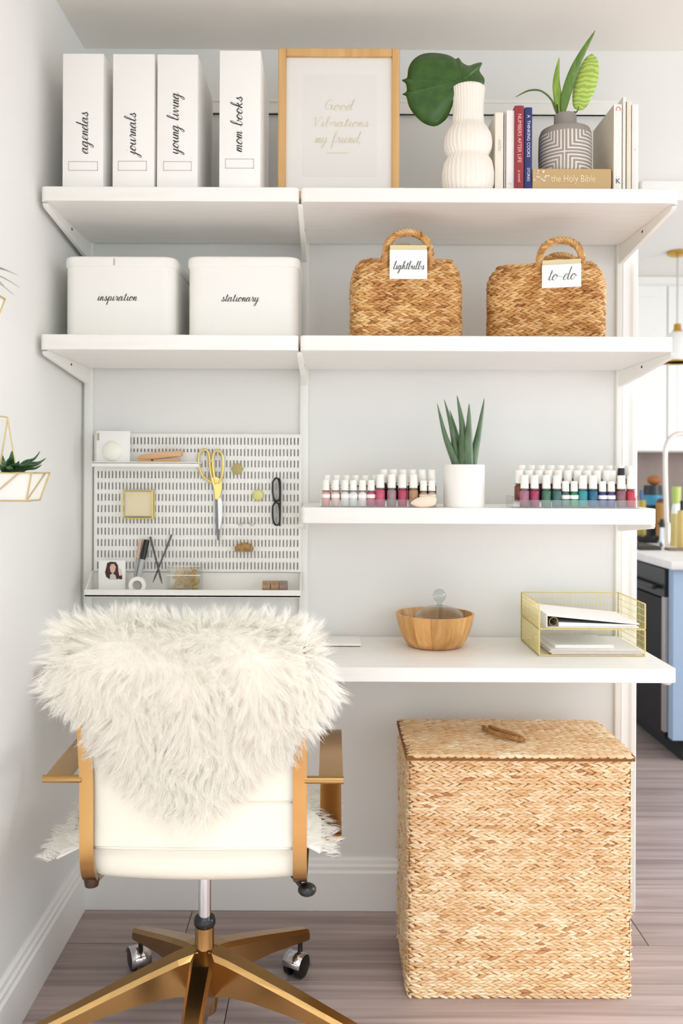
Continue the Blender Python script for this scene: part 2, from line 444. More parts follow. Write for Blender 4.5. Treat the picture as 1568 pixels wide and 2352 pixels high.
wl = MB().box(XL - 0.1, XL, -1.2, WALL, 0, ZC).struct('wall_left', M_WALL)
wb = MB().box(XL - 0.1, XE - .012, WALL, WALL + 0.11, 0, ZC).box(XE - .012, 3.4, WALL, WALL + 0.11, HEAD, ZC).struct('wall_back', M_WALL)
ce = MB().box(XL - 0.1, 3.6, -1.2, 5.7, ZC, ZC + 0.05).struct('ceiling', M_CEIL)
wk = MB().box(0.3, 3.6, 5.6, 5.7, 0, ZC).struct('wall_kitchen', M_WALL)
# opening casing on the wall end and under the header
MB().prism([(XE - .055, WALL), (XE - .055, WALL - .012), (XE - .048, WALL - .018), (XE - .028, WALL - .013), (XE - .020, WALL - .018), (XE - .009, WALL - .018), (XE - .006, WALL - .012), (XE - .006, WALL)], 'Z', 0.0, HEAD + 0.05).struct('trim_1', M_TRIM)
MB().box(XE + 0.001, 3.4, WALL - .018, WALL, HEAD, HEAD + .055, 0.003, 1).struct('trim_2', M_TRIM)
MB().box(XE - .0115, XE, WALL + 0.001, WALL + .11, 0, HEAD).struct('trim_3', M_TRIM)
# baseboards with a moulded top
def bb_prof(sgn=1):
    return [(0, 0), (-0.018, 0), (-0.018, .105), (-0.0135, .112), (-0.0135, .122), (-0.009, .128), (-0.008, .138), (-0.004, .143), (0, .143)]
MB().prism([(WALL + a, b) for a, b in bb_prof()], 'X', XL + 0.001, XE - .056).struct('baseboard_back', M_TRIM)
MB().prism([(XL - a, b) for a, b in bb_prof()], 'Y', -1.1, WALL - 0.0005).struct('baseboard_left', M_TRIM)

# ================================================================ SHELVING
UPX = [-0.684, -0.0765, 0.815]
def bracket(mb, x, zb, depth, drop, th=0.006):
    yb = WALL - 0.016; yf = WALL - depth
    poly = [(yb, zb), (yf + .012, zb), (yf + .004, zb - .004), (yf + .012, zb - .012), (yb, zb - drop)]
    mb.prism(poly, 'X', x - th, x + th, 0.001, 1)
UPL = ['white wall upright in the corner beside the left wall', 'white wall upright between pegboard and nail polish shelf', 'white wall upright beside the doorway casing']
TOPZ, SECZ, BOTZ, DESKZ = 1.911, 1.560, 1.147, 0.772
for i, x in enumerate(UPX):
    r = thing('wall_upright', UPL[i], 'shelf upright', (x, WALL, 0.42), 'white wall uprights')
    MB().box(x - .012, x + .012, WALL - .016, WALL, 0.42, 2.24, 0.002, 2).part('rail', M_METALW, r)
    bx = x + (-.0005 if i == 0 else 0)
    for (zb, dep, dr) in ((TOPZ - .034, .395, .052), (SECZ - .036, .395, .046)):
        mb = MB(); bracket(mb, bx, zb, dep, dr); bk = mb.part('bracket', M_METALW, r)
        mb = MB(); mb.box(bx - .0064, bx + .0064, WALL - .20, WALL - .19, zb - .014, zb - .008); mb.part('bracket_hole', M_DARK, bk)
    if i > 0:
        mb = MB(); bracket(mb, bx, BOTZ - .040, .27, .035); mb.part('bracket', M_METALW, r)
    mb = MB(); bracket(mb, bx, DESKZ - .034, .38, .05); mb.part('bracket', M_METALW, r)
MB().box(-.70, .835, WALL - .012, WALL, 2.246, 2.284, 0.0015, 1).box(-.70, .835, WALL - .016, WALL, 2.277, 2.286, 0.001, 1).box(-.70, .835, WALL - .016, WALL, 2.246, 2.252, .001, 1).thing(
    'hanging_rail', M_METALW, 'long white horizontal rail across the wall behind the binders and vases', 'shelf rail')
def board(name, x0, x1, dep, top, th, label, cat='shelf', group=None, rr=0.012):
    mb = MB()
    yb = WALL - 0.018; yf = WALL - dep
    outl = [(x0, yb), (x0, yf + rr)] + [(x0 + rr - rr * math.cos(a), yf + rr - rr * math.sin(a)) for a in (PI / 6, PI / 3, PI / 2)] + \
           [(x1 - rr + rr * math.sin(a), yf + rr - rr * math.cos(a)) for a in (0, PI / 6, PI / 3)] + [(x1, yf + rr), (x1, yb)]
    mb.prism(outl, 'Z', top - th, top, 0.0015, 1)
    return mb.thing(name, M_SHELF, label, cat, group)
G_SH = 'white wall shelves'
board('wall_shelf', -.692, -.0790, .40, TOPZ, .034, 'white shelf board under the four white box files', group=G_SH)
board('wall_shelf', -.0745, .822, .40, TOPZ, .034, 'white shelf board under the cream vase and upright books', group=G_SH)
board('wall_shelf', -.692, -.0790, .40, SECZ, .036, 'white shelf board under the two lidded white boxes', group=G_SH)
board('wall_shelf', -.0745, .812, .40, SECZ, .036, 'white shelf board under the two woven handled baskets', group=G_SH)
board('wall_shelf', -.0745, .815, .29, BOTZ, .040, 'white shallower shelf carrying nail polish trays and potted aloe', group=G_SH)
board('desk', -.668, .823, .40, DESKZ, .034, 'white wall mounted desk top above the hamper', 'desk')

# ================================================================ BOX FILES
def box_file(xl, xr, ytop, d, text, label, ty0, ty1, bx, lab):
    p0 = W(xl, 430, d); p1 = W(xr, ytop, d)
    x0, x1, z1 = p0.x, p1.x, p1.z
    r = thing('box_file', label, 'box file', ((x0 + x1) / 2, d + .13, TOPZ), 'white box files on the top shelf')
    mb = MB().box(x0, x1, d, d + .262, TOPZ, z1, 0.0016, 2)
    mb.part('file_case', M_WHITE, r)
    # lettering reads upwards
    o = W(bx, ty1, d); o.y = d - .0006
    mb = MB(); L = (ty1 - ty0) * d / F
    script(mb, text, o, (0, 0, 1), (-1, 0, 0), L, 0.0012, height=0.0135)
    mb.part('lettering', M_INK, r, 0)
    a = W(lab[0], lab[3], d); b = W(lab[1], lab[2], d)
    mb = MB(); t = .0013; yq0, yq1 = d - .0009, d
    mb.box(a.x, b.x, yq0, yq1, a.z, a.z + t).box(a.x, b.x, yq0, yq1, b.z - t, b.z).box(a.x, a.x + t, yq0, yq1, a.z, b.z).box(b.x - t, b.x, yq0, yq1, a.z, b.z)
    mb.part('label_holder', M_GREYLINE, r, 0)
box_file(143, 238, 123, 2.072, 'agendas', 'white box file lettered agendas, nearest the left wall', 258, 354, 202, (157, 225, 371, 392))
box_file(258, 355, 124, 2.072, 'journals', 'white box file lettered journals', 260, 356, 312, (271, 337, 370, 392))
box_file(360, 455, 125, 2.072, 'young living', 'white box file lettered young living', 214, 355, 410, (375, 440, 371, 392))
box_file(503, 599, 116, 2.060, 'mom books', 'white box file lettered mom books, beside the picture frame', 223, 350, 556, (517, 583, 365, 387))

# ================================================================ PICTURE
d = 2.15
def lean(zb, y0, slope):  # leans back with height
    def T(p): return Vector((p.x, p.y + (p.z - zb) * slope, p.z))
    return T
T = lean(TOPZ, d, 0.03)
a = W(638, 430, d); b = W(918, 108, d)
fx0, fx1, fz0, fz1 = a.x, b.x, TOPZ, b.z - .004
r = thing('framed_print', 'light wood picture frame with a faint gold lettered print', 'picture', ((fx0 + fx1) / 2, d, TOPZ))
mb = MB(); fw = .0195
for (x0, x1, z0, z1) in ((fx0, fx0 + fw, fz0, fz1), (fx1 - fw, fx1, fz0, fz1), (fx0 + fw, fx1 - fw, fz1 - fw, fz1), (fx0 + fw, fx1 - fw, fz0, fz0 + fw)):
    mb.box(x0, x1, d - .012, d + .012, z0, z1, .0015, 1, T)
mb.part('wood_frame', M_WOODF, r)
MB().box(fx0 + fw, fx1 - fw, d - .002, d + .006, fz0 + fw, fz1 - fw, T=T).part('mat_board', M_PAPER, r)
mb = MB(); mx0 = W(695, 370, d).x; mx1 = W(866, 170, d).x; mz0 = W(700, 405, d).z; mz1 = W(700, 168, d).z
MB().box(mx0, mx1, d - .003, d - .002, mz0, mz1, T=T).part('print_sheet', mat('print_paper', 'F3F2EE', .8), r)
M_PGOLD = mat('pale_gold_ink', 'E6DDC4', .6)
mb = MB()
for (t, px, py, wd, h) in (('Good', 744, 252, 66, .0135), ('Vibrations', 716, 290, 130, .012), ('my friend,', 722, 328, 108, .0135)):
    o = T(W(px, py, d)); o.y -= .0042
    script(mb, t, o, (1, 0, 0), (0, .03, 1), wd * d / F, 0.0011, height=h)
o = T(W(750, 352, d)); o.y -= .0042
mb.box(o.x, o.x + .055, o.y, o.y + .0004, o.z, o.z + .002)
mb.part('lettering', M_PGOLD, r, 0)
MB().box(fx0 + fw, fx1 - fw, d - .0065, d - .0055, fz0 + fw, fz1 - fw, T=T).part('glazing', clear_mat('picture_glass', 'FFFFFF', .12), r)

# ================================================================ CREAM VASE WITH BIG LEAF
d = 2.115; c = W(1074, 430, d); c.z = TOPZ
r = thing('tiered_vase', 'cream ribbed three-tier vase holding one big leaf', 'vase', c)
prof = [(.0, 0), (.052, 0), (.060, .008), (.0655, .03), (.066, .055), (.061, .082), (.053, .094), (.0505, .098), (.053, .103), (.0595, .116), (.061, .132), (.058, .150), (.048, .168), (.040, .177),
        (.0405, .182), (.0385, .20), (.039, .225), (.0405, .25), (.0425, .266), (.041, .269), (.038, .267), (.036, .24), (.035, .2), (.0, .19)]
MB().lathe([(a * .953, b * .985) for a, b in prof], c, 160, 32, 0.018).part('vase_body', M_CERAM, r, True)
leafpx = [(1062, 212), (1040, 216), (1035, 236), (1033, 256), (1020, 272), (1000, 282), (975, 274), (955, 254), (941, 232), (935, 210), (926, 205), (936, 198), (934, 180), (925, 171), (937, 166), (940, 145), (950, 127), (968, 115), (990, 111), (1015, 114),
          (1035, 121), (1048, 129), (1055, 126), (1064, 138), (1078, 146), (1092, 142), (1108, 140), (1102, 155), (1105, 165), (1113, 178), (1112, 190), (1107, 194), (1110, 206), (1090, 214)]
cpx = (1056, 196)
def bigleaf(rings=7):
    vs = []; fs = []
    P = catmull([(a, b, 0) for a, b in leafpx + [leafpx[0]]], 3)[:-1]
    n = len(P)
    for k in range(rings + 1):
        t = k / rings
        for i, q in enumerate(P):
            px = cpx[0] + (q.x - cpx[0]) * t; py = cpx[1] + (q.y - cpx[1]) * t
            an = math.atan2(q.y - cpx[1], q.x - cpx[0])
            rip = 0.0016 * math.cos(an * 9 + .5) * t * (1.1 - .5 * t)
            # the blade cups back at its rim and tips towards the frame
            dep = d - .015 - .012 * (px - 1056) / 100 + .030 * t * t + rip
            p = W(px, py, d); vs.append(Vector((p.x, dep, p.z)))
    for k in range(rings):
        for i in range(n): fs.append((k * n + i, k * n + (i + 1) % n, (k + 1) * n + (i + 1) % n, (k + 1) * n + i))
    return vs, fs
vs, fs = bigleaf()
lf = MB().add(vs, fs).part('leaf', M_GREEN, r, True)
md = lf.modifiers.new('thickness', 'SOLIDIFY'); md.thickness = 0.0012; md.offset = 0
mb = MB()
for (tx, ty) in ((935, 205), (942, 150), (985, 116), (1045, 132), (1098, 150), (1108, 190), (950, 245), (1000, 280), (1030, 255)):
    pts = []
    for k in range(7):
        t = k / 6 * .9
        px = cpx[0] + (tx - cpx[0]) * t; py = cpx[1] + (ty - cpx[1]) * t
        an = math.atan2(ty - cpx[1], tx - cpx[0]); rip = 0.0016 * math.cos(an * 9 + .5) * t * (1.1 - .5 * t)
        p = W(px, py, d); pts.append((p.x, d - .0162 - .012 * (px - 1056) / 100 + .030 * t * t + rip, p.z))
    mb.tube(pts, [.0011 * (1 - .12 * k) for k in range(7)], 5)
mb.part('leaf_veins', M_GREEN2, r, True)
s0 = W(1056, 196, d); s0.y = d - .014
MB().tube(catmull([s0, (c.x - .012, d + .005, TOPZ + .262), (c.x + .004, d + .01, TOPZ + .2)], 4), .0028, 6).part('leaf_stem', M_GREEN2, r, True)

# ================================================================ BOOKS
M_PAGES = mat('page_block', 'EFE9DA', .9, var='DDD5C2', scale=(900, 4, 4))
def book(px0, px1, pytop, d, hexc, label, wid=.165, ink=None, text=None, tsize=.008, zb=TOPZ, name='book', tilt=0):
    a = W(px0, 430, d); b = W(px1, pytop, d); x0, x1, z1 = a.x + .0002, b.x - .0002, b.z
    m = mat('book_cover_' + hexc, hexc, .5)
    r = thing(name, label, 'book', ((x0 + x1) / 2, d + wid / 2, zb), 'upright books on the top shelf')
    th = x1 - x0; ct = min(.0018, th * .16)
    mb = MB().box(x0, x0 + ct, d, d + wid, zb, z1).box(x1 - ct, x1, d, d + wid, zb, z1)
    sp = []
    for k in range(7):
        t = k / 6; sp.append((x0 + th * t, d - .0016 * math.sin(PI * t)))
    for k in range(6, -1, -1): sp.append((x0 + th * k / 6, d + .0016))
    mb.prism(sp, 'Z', zb, z1)
    mb.part('cover', m, r)
    MB().box(x0 + ct, x1 - ct, d + .002, d + wid - .004, zb + .003, z1 - .004).part('pages', M_PAGES, r)
    if text:
        for (t, frac, sz) in text:
            print_text('spine_lettering', t, ((x0 + x1) / 2, d - .0022, zb + (z1 - zb) * frac), (PI / 2, PI / 2, 0), sz, ink, r)
    return r
I_PINK = mat('pink_foil', 'F2C6C2', .5); I_WHITE = mat('white_foil', 'E8EAF6', .5); I_GREY = mat('grey_foil', 'B8B4AA', .6); I_DK = mat('slate_foil', '4B4B5A', .5); I_RED = mat('rust_foil', 'C8674C', .5)
book(1136, 1156, 259, 2.10, 'EFE9DA', 'cream upright book beside the tiered cream vase', ink=I_GREY, text=[('NOTES', .6, .009)])
book(1157, 1161, 256, 2.10, 'D8D4C6', 'thin grey upright booklet between cream and white books')
book(1161.5, 1181, 254, 2.10, 'F2ECEA', 'white upright book standing against the red book', ink=I_GREY, text=[('x', .06, .014), ('//', .13, .010)])
book(1181, 1203, 243, 2.095, '96303A', 'dark red upright book with pale pink spine lettering', ink=I_PINK, text=[('NUMBERS AFTER LIFE', .63, .0125), ('a novel', .2, .010)])
book(1203.5, 1222, 247, 2.10, '27336F', 'navy blue upright book with white spine lettering', ink=I_WHITE, text=[('A  THINKING COOKS', .67, .0105), ('STORIES', .23, .009)])
book(1408, 1428, 240, 2.10, 'F3EEE8', 'white upright book with rust and slate marks, beside the tan book', ink=I_RED, text=[('C', .95, .016)])
bk = [o for o in bpy.data.objects if o.name.startswith('book') and o.type == 'EMPTY'][-1]
p = W(1407.6, 430, 2.10)
MB().box(p.x - .0006, p.x + .0001, 2.103, 2.262, TOPZ + .002, W(1408, 242, 2.10).z).part('side_cover', mat('beige_cover', 'D8CFC0', .6, var='C9C0AC', scale=(20, 12, 12)), bk, 0, 'beige side cover')
print_text('spine_mark', 'K', (W(1418, 415, 2.1).x, 2.0975, W(1418, 417, 2.1).z), (PI / 2, 0, 0), .018, I_DK, bk)
book(1428.6, 1437, 223, 2.10, 'EDE8DF', 'tall thin ivory book behind the rust-marked one', wid=.19)
book(1438, 1449.5, 232, 2.10, 'E9DFCB', 'pale tan upright book, second from the shelf group end')
book(1450, 1466, 240, 2.10, 'F1ECE8', 'white upright book at the open end of the shelf group', ink=I_GREY, text=[('o', .5, .007), ('.', .72, .01)])

# two books lying flat
d = 2.10
def flat_book(px0, px1, z0, z1, hexc, label, dep, var=None):
    a = W(px0, 430, d); b = W(px1, 430, d); x0, x1 = a.x, b.x
    r = thing('lying_book', label, 'book', ((x0 + x1) / 2, d + dep / 2, z0), 'flat books under the grey vase')
    m = mat('lying_cover_' + hexc, hexc, .45, var=var, scale=(70, 4, 4) if var else (1, 1, 1))
    ct = .0025
    mb = MB().box(x0, x1, d, d + dep, z0, z0 + ct).box(x0, x1, d, d + dep, z1 - ct, z1)
    sp = [(d - .0035 * math.sin(PI * k / 6), z0 + (z1 - z0) * k / 6) for k in range(7)] + [(d + .002, z0 + (z1 - z0) * k / 6) for k in range(6, -1, -1)]
    mb.prism(sp, 'X', x0, x1); mb.part('cover', m, r)
    MB().box(x0 + .003, x1 - .003, d + .002, d + dep - .004, z0 + ct, z1 - ct).part('pages', M_PAGES, r)
    return r
zB = W(1300, 423.5, d).z; zT = W(1300, 388, d).z
lb = flat_book(1224, 1404, TOPZ, TOPZ + .0125, '6A4648', 'thin dark red and brown book lying flat at the bottom', .13, '3E3431')
o = W(1224, 430, d); MB().box(o.x + .001, o.x + .034, d - .0036, d - .003, TOPZ + .002, TOPZ + .0105).part('spine_patch', mat('crimson_print', 'A03040', .5), lb)
bb = flat_book(1222, 1402, TOPZ + .0127, zT, 'C8A878', 'tan book lettered The Holy Bible, lying under the grey vase', .135)
o = W(1275, 413, d); mb = MB(); mb2 = MB()
print_text('spine_lettering', 'the Holy Bible', (W(1315, 405, d).x, d - .0042, (TOPZ + .0127 + zT) / 2), (PI / 2, 0, 0), .024, mat('gold_foil', 'EFE0B8', .4), bb, xs=.78)
# pale floral corner on the spine
rr_ = random.Random(3)
for k in range(16):
    px, py = rr_.uniform(1225, 1258), rr_.uniform(393, 419); q = W(px, py, d); q.y = d - .0042
    mb.ball(q, .0026, 6, (1.4, .12, .8))
mb.part('floral_print', mat('ivory_print', 'E9DFC6', .6), bb, True)

# ================================================================ GREY PATTERNED VASE WITH LEAVES
d = 2.165; c = W(1297, 387, d); c.z = zT
def pattern_mat():
    m = bpy.data.materials.new('carved_grey_stoneware'); m.use_nodes = True; nt = m.node_tree; b = nt.nodes['Principled BSDF']
    b.inputs['Roughness'].default_value = .8
    tc = nt.nodes.new('ShaderNodeTexCoord'); sp = nt.nodes.new('ShaderNodeSeparateXYZ'); nt.links.new(tc.outputs['Object'], sp.inputs[0])
    def mth(op, a, bb=None):
        n = nt.nodes.new('ShaderNodeMath'); n.operation = op
        for i, q in enumerate((a, bb)):
            if q is None: continue
            if isinstance(q, (int, float)): n.inputs[i].default_value = q
            else: nt.links.new(q, n.inputs[i])
        return n.outputs[0]
    ny = mth('MULTIPLY', sp.outputs[1], -1.0)
    ang = mth('ARCTAN2', mth('ADD', sp.outputs[0], .018), ny)          # 0 on the side facing the room
    u = mth('MULTIPLY', ang, .063)
    u = mth('ABSOLUTE', mth('PINGPONG', mth('ABSOLUTE', u), .099))
    v = mth('ABSOLUTE', mth('SUBTRACT', sp.outputs[2], .044))
    mn = mth('MINIMUM', u, v)
    st = mth('FRACT', mth('DIVIDE', mth('ADD', mn, .0025), .0088))
    on = mth('LESS_THAN', st, .45)
    low = mth('LESS_THAN', sp.outputs[2], .0985)
    on = mth('MULTIPLY', on, low)
    mx = nt.nodes.new('ShaderNodeMixRGB'); nt.links.new(on, mx.inputs[0])
    mx.inputs[1].default_value = rgb('9A938D') + (1,); mx.inputs[2].default_value = rgb('E2DAD0') + (1,)
    # the carved lines are pale, the raised bands grey
    nt.links.new(mx.outputs[0], b.inputs['Base Color'])
    bp = nt.nodes.new('ShaderNodeBump'); bp.invert = True; bp.inputs['Strength'].default_value = .5; bp.inputs['Distance'].default_value = .002
    nt.links.new(on, bp.inputs['Height']); nt.links.new(bp.outputs[0], b.inputs['Normal'])
    return m
r = thing('grey_vase', 'grey vase carved with nested pale lines, on the flat books', 'vase', c)
z1 = W(1297, 265, d).z - zT; zs = W(1297, 305, d).z - zT
prof = [(0, 0), (.062, 0), (.0645, .004), (.0655, zs * .5), (.0645, zs - .010), (.060, zs + .002), (.048, zs + .008), (.034, zs + .012), (.0282, zs + .016), (.0275, zs + .03), (.0275, z1 - .002), (.026, z1), (.023, z1 - .003), (.022, z1 - .03), (0, z1 - .04)]
MB().lathe(prof, c, 56).part('vase_body', pattern_mat(), r, 50)
def blade(name, pts, wid, m, parent, dd, fold=.25, n=10, facing=(0, -1, 0)):
    """leaf blade along a picture path; pts of (px, py, depth offset)"""
    P = catmull([W(px, py, dd) + Vector((0, o, 0)) for px, py, o in pts], 5)
    N = len(P); vs = []; fs = []
    for i, p in enumerate(P):
        t = i / (N - 1); tg = (P[min(i + 1, N - 1)] - P[max(i - 1, 0)]).normalized()
        fv = Vector(facing); side = tg.cross(fv).normalized(); nn = side.cross(tg).normalized()
        w_ = wid(t)
        for s_ in (-1, -.5, 0, .5, 1): vs.append(p + side * w_ * s_ + nn * (abs(s_) * fold * w_) * -1)
    for i in range(N - 1):
        for k in range(4): fs.append((i * 5 + k, i * 5 + k + 1, i * 5 + 6 + k, i * 5 + 5 + k))
    o = MB().add(vs, fs).part(name, m, parent, True)
    md = o.modifiers.new('thickness', 'SOLIDIFY'); md.thickness = .0008; md.offset = 0
    return o
lance = lambda mx: (lambda t: max(.0004, mx * math.sin(PI * min(1, max(0, t)) ** .8) ** .9))
blade('leaf', [(1291, 268, 0), (1300, 215, -.004), (1322, 150, -.012), (1361, 79, -.02)], lance(.0125), M_MIDG, r, d)
blade('leaf', [(1282, 268, 0), (1281, 222, .002), (1279, 180, .006), (1286, 128, .01)], lance(.0105), M_LIME, r, d)
blade('leaf', [(1280, 266, 0), (1268, 235, -.008), (1240, 215, -.018), (1208, 217, -.026), (1177, 235, -.03)], lance(.009), mat('olive_leaf', '5E7330', .4, var='475A22', scale=(90, 90, 90)), r, d, .4, facing=(0, -.5, .85))
def calathea():
    m = bpy.data.materials.new('patterned_leaf'); m.use_nodes = True; nt = m.node_tree; b = nt.nodes['Principled BSDF']; b.inputs['Roughness'].default_value = .4
    tc = nt.nodes.new('ShaderNodeTexCoord'); wv = nt.nodes.new('ShaderNodeTexWave'); wv.wave_type = 'BANDS'; wv.bands_direction = 'Z'
    wv.inputs['Scale'].default_value = 26; wv.inputs['Distortion'].default_value = 9; wv.inputs['Detail'].default_value = 2
    nt.links.new(tc.outputs['Object'], wv.inputs['Vector'])
    rp = nt.nodes.new('ShaderNodeValToRGB'); nt.links.new(wv.outputs['Fac'], rp.inputs[0])
    rp.color_ramp.elements[0].color = rgb('9BBA50') + (1,); rp.color_ramp.elements[1].color = rgb('BFD56A') + (1,)
    rp.color_ramp.elements[0].position = .25; rp.color_ramp.elements[1].position = .7
    nt.links.new(rp.outputs[0], b.inputs['Base Color']); return m
oval = lambda t: .0008 + .0265 * math.sin(PI * t) ** .55 if t < 1 else .0008
blade('patterned_leaf', [(1327, 254, 0), (1337, 215, -.004), (1350, 165, -.004), (1360, 122, .004)], oval, calathea(), r, d, .3, facing=(-.25, -1, 0))
MB().tube(catmull([W(1309, 275, d), W(1316, 258, d), W(1327, 252, d), W(1343, 190, d) + Vector((0, -.0035, 0))], 4), [.0018] * 8 + [.0012] * 5, 6).part('leaf_stem', M_STEM, r, True)
MB().tube(catmull([W(1284, 278, d), W(1281, 262, d), W(1279, 240, d)], 3), .0017, 6).part('leaf_stem', M_STEM, r, True)

# ================================================================ LIDDED WHITE BOXES
def lidded_box(pl, pr, word, wx0, wx1, wy, label, notch):
    d = 2.13; dep = .25
    x0 = W(pl, 700, d).x; x1 = W(pr, 700, d).x; z1 = W((pl + pr) / 2, 588, d).z; zl = W((pl + pr) / 2, 613, d).z
    r = thing('lidded_box', label, 'storage box', ((x0 + x1) / 2, d + dep / 2, SECZ), 'lidded white boxes on the middle shelf')
    MB().prism(rrect(x0 + .003, x1 - .003, d + .003, d + dep - .003, .032, 6), 'Z', SECZ, zl + .003, .002, 1).part('box_body', M_METALW, r)
    MB().prism(rrect(x0, x1, d, d + dep, .034, 6), 'Z', zl, z1, .006, 3).part('lid', M_METALW, r)
    if notch:
      mb = MB(); nx = W(notch, 600, d).x
      mb.box(nx - .002, nx + .002, d - .0008, d + .001, zl + .004, z1 - .006, .0004, 1); mb.part('lid_seam', M_GREYLINE, r)
    mb = MB(); o = W(wx0, wy, d); o.y = d + .0022
    script(mb, word, o, (1, 0, 0), (0, 0, 1), (wx1 - wx0) * d / F * .97, .00095, height=.0105); mb.part('lettering', M_INK, r, 0)
lidded_box(143, 403, 'inspiration', 222, 316, 690, 'lidded white rounded box lettered inspiration', 262)
lidded_box(427, 688, 'stationary', 507, 596, 692, 'lidded white rounded box lettered stationary', None)

# ================================================================ WOVEN GOODS
_sp = []
for (t, rr_) in ((-1, 0.0), (-.6, .72), (0, 1.0), (.6, .72), (1, 0.0)):
    for k in range(6):
        an = 2 * PI * k / 6; _sp.append((t, math.cos(an) * rr_, math.sin(an) * rr_))
SPV = np.array(_sp); SPF = []
for i in range(4):
    for k in range(6): SPF.append((i * 6 + k, i * 6 + (k + 1) % 6, (i + 1) * 6 + (k + 1) % 6, (i + 1) * 6 + k))
def path_samples(poly, step, closed, phase=0.0):
    P = [Vector(p) for p in poly]
    if closed: P = P + [P[0]]
    seg = [(P[i + 1] - P[i]).length for i in range(len(P) - 1)]; L = sum(seg)
    n = max(2, int(round(L / step))); out = []
    for k in range(n):
        s = ((k + phase) % n if closed else (k + .5)) * L / n; i = 0
        while i < len(seg) - 1 and s > seg[i]: s -= seg[i]; i += 1
        t = (P[i + 1] - P[i]).normalized(); out.append((P[i] + t * s, t))
    return out
def stitches(mb, samples, up_of, L, a, b_, tilt, off, rnd):
    """two facing rows of slanted spindle stitches make one braid"""
    samples = list(samples); rnd.shuffle(samples)
    for (p, t, n) in samples:
        up = n.cross(t).normalized()
        for sgn in (1, -1):
            th = tilt * sgn + rnd.uniform(-.12, .12)
            ax = t * math.cos(th) + up * math.sin(th); vv = -t * math.sin(th) + up * math.cos(th)
            cc = p + up * off * sgn + t * (L * .28 if sgn < 0 else 0) + n * rnd.uniform(-.0008, .001) + up * rnd.uniform(-.0006, .0006)
            l = L * rnd.uniform(.9, 1.12)
            base = len(mb.v)
            for q in SPV: mb.v.append(cc + ax * (q[0] * l) + vv * (q[1] * a) + n * (q[2] * b_))
            mb.f += [tuple(i + base for i in f) for f in SPF]
def braid_mesh(mb, poly, closed, normal, step, L, a, b_, rnd, tilt=.42, off=None, phase=0.0):
    smp = []
    for (p, t) in path_samples(poly, step, closed, phase):
        n = normal if normal is not None else Vector((t.y, -t.x, 0))
        smp.append((p, t, n))
    stitches(mb, smp, None, L, a, b_, tilt, off if off is not None else a * .75, rnd)

# ---- hamper
hd = 2.027; x0 = W(931, 2293, hd).x; x1 = W(1455, 2293, hd).x; hdep = .285; hz = .575
r = thing('woven_hamper', 'large pale woven hamper with a lid under the desk', 'hamper', ((x0 + x1) / 2, hd + hdep / 2, 0))
rl = root_loc(r)
ins = .007; zlid = hz - .016
MB().box(x0 + ins, x1 - ins, hd + ins, hd + hdep - ins, 0.002, zlid - .003).part('hamper_core', M_CORE2, r)
rowh = .0138; nrow = int((zlid - .008) / rowh); rnd = random.Random(21)
ring = [(p[0], p[1], 0) for p in rrect(x0 + ins, x1 - ins, hd + ins, hd + hdep - ins, .015, 4)]
row_meshes = []
for q in range(nrow + 1):
    mb = MB(); braid_mesh(mb, ring, True, None, .0200, .0162, .0042, .0066, rnd, .25, .0033, rnd.random())
    row_meshes.append(mb._mesh('woven_row', M_WEAVEL, Vector((rl.x, rl.y, 0)), True))
for k in range(nrow + 1):
    o = bpy.data.objects.new('woven_row', row_meshes[k]); COL.objects.link(o); o.parent = r
    o.location = (rnd.uniform(-.001, .001), rnd.uniform(-.0012, .0008), .0075 + k * (zlid - .013) / nrow)
lid = MB().box(x0 - .001, x1 + .001, hd - .001, hd + hdep, zlid + .001, hz - .004).part('hamper_lid', M_CORE2, r)
nt_ = int(hdep / .0142); tops = []
for q in range(nt_ + 1):
    mb = MB(); sh_ = rnd.uniform(0, .018); braid_mesh(mb, [(x0 + .006 + sh_ * .5, hd, 0), (x1 - .014 + sh_ * .5, hd, 0)], False, Vector((0, 0, 1)), .0200, .0165, .0046, .006, rnd, .27, .0033)
    tops.append(mb._mesh('woven_row', M_WEAVEL, Vector((rl.x, rl.y, 0)), True))
for k in range(nt_ + 1):
    o = bpy.data.objects.new('woven_row', tops[k]); COL.objects.link(o); o.parent = lid
    o.location = (rnd.uniform(-.002, .002), .005 + k * (hdep - .01) / nt_, hz - .005 + .004 * math.sin(PI * k / nt_) + rnd.uniform(-.0006, .0006))
mb = MB(); braid_mesh(mb, ring, True, None, .0186, .0155, .0042, .0055, rnd, .35, .0032)
for i, v in enumerate(mb.v): mb.v[i] = Vector((v.x, v.y, v.z + hz - .009))
mb.part('lid_rim', M_WEAVEL, lid, True, kind='stuff')
# rope loop on the lid
hc = W(1146, 1680, 2.18); mb = MB(); rnd2 = random.Random(4)
lp = catmull([(hc.x - .03, hd + .20, hz + .004), (hc.x - .034, hd + .16, hz + .012), (hc.x - .018, hd + .115, hz + .014), (hc.x + .02, hd + .085, hz + .012), (hc.x + .044, hd + .085, hz + .008), (hc.x + .03, hd + .105, hz + .013), (hc.x - .004, hd + .135, hz + .015), (hc.x - .018, hd + .17, hz + .012), (hc.x - .012, hd + .2, hz + .004)], 4)
mb.tube(lp, .0052, 8)
for (p, t) in path_samples(lp, .008, False):
    n = Vector((0, 0, 1)); up = n.cross(t).normalized(); base = len(mb.v); ax = (t * .8 + up * .6).normalized(); vv = n.cross(ax)
    for q in SPV: mb.v.append(p + n * .003 + ax * q[0] * .009 + vv * q[1] * .0035 + n * q[2] * .004)
    mb.f += [tuple(i + base for i in f) for f in SPF]
mb.part('rope_handle', mat('brown_rope', 'B98A50', .7, var='8F6234', scale=(80, 80, 80)), lid, True)

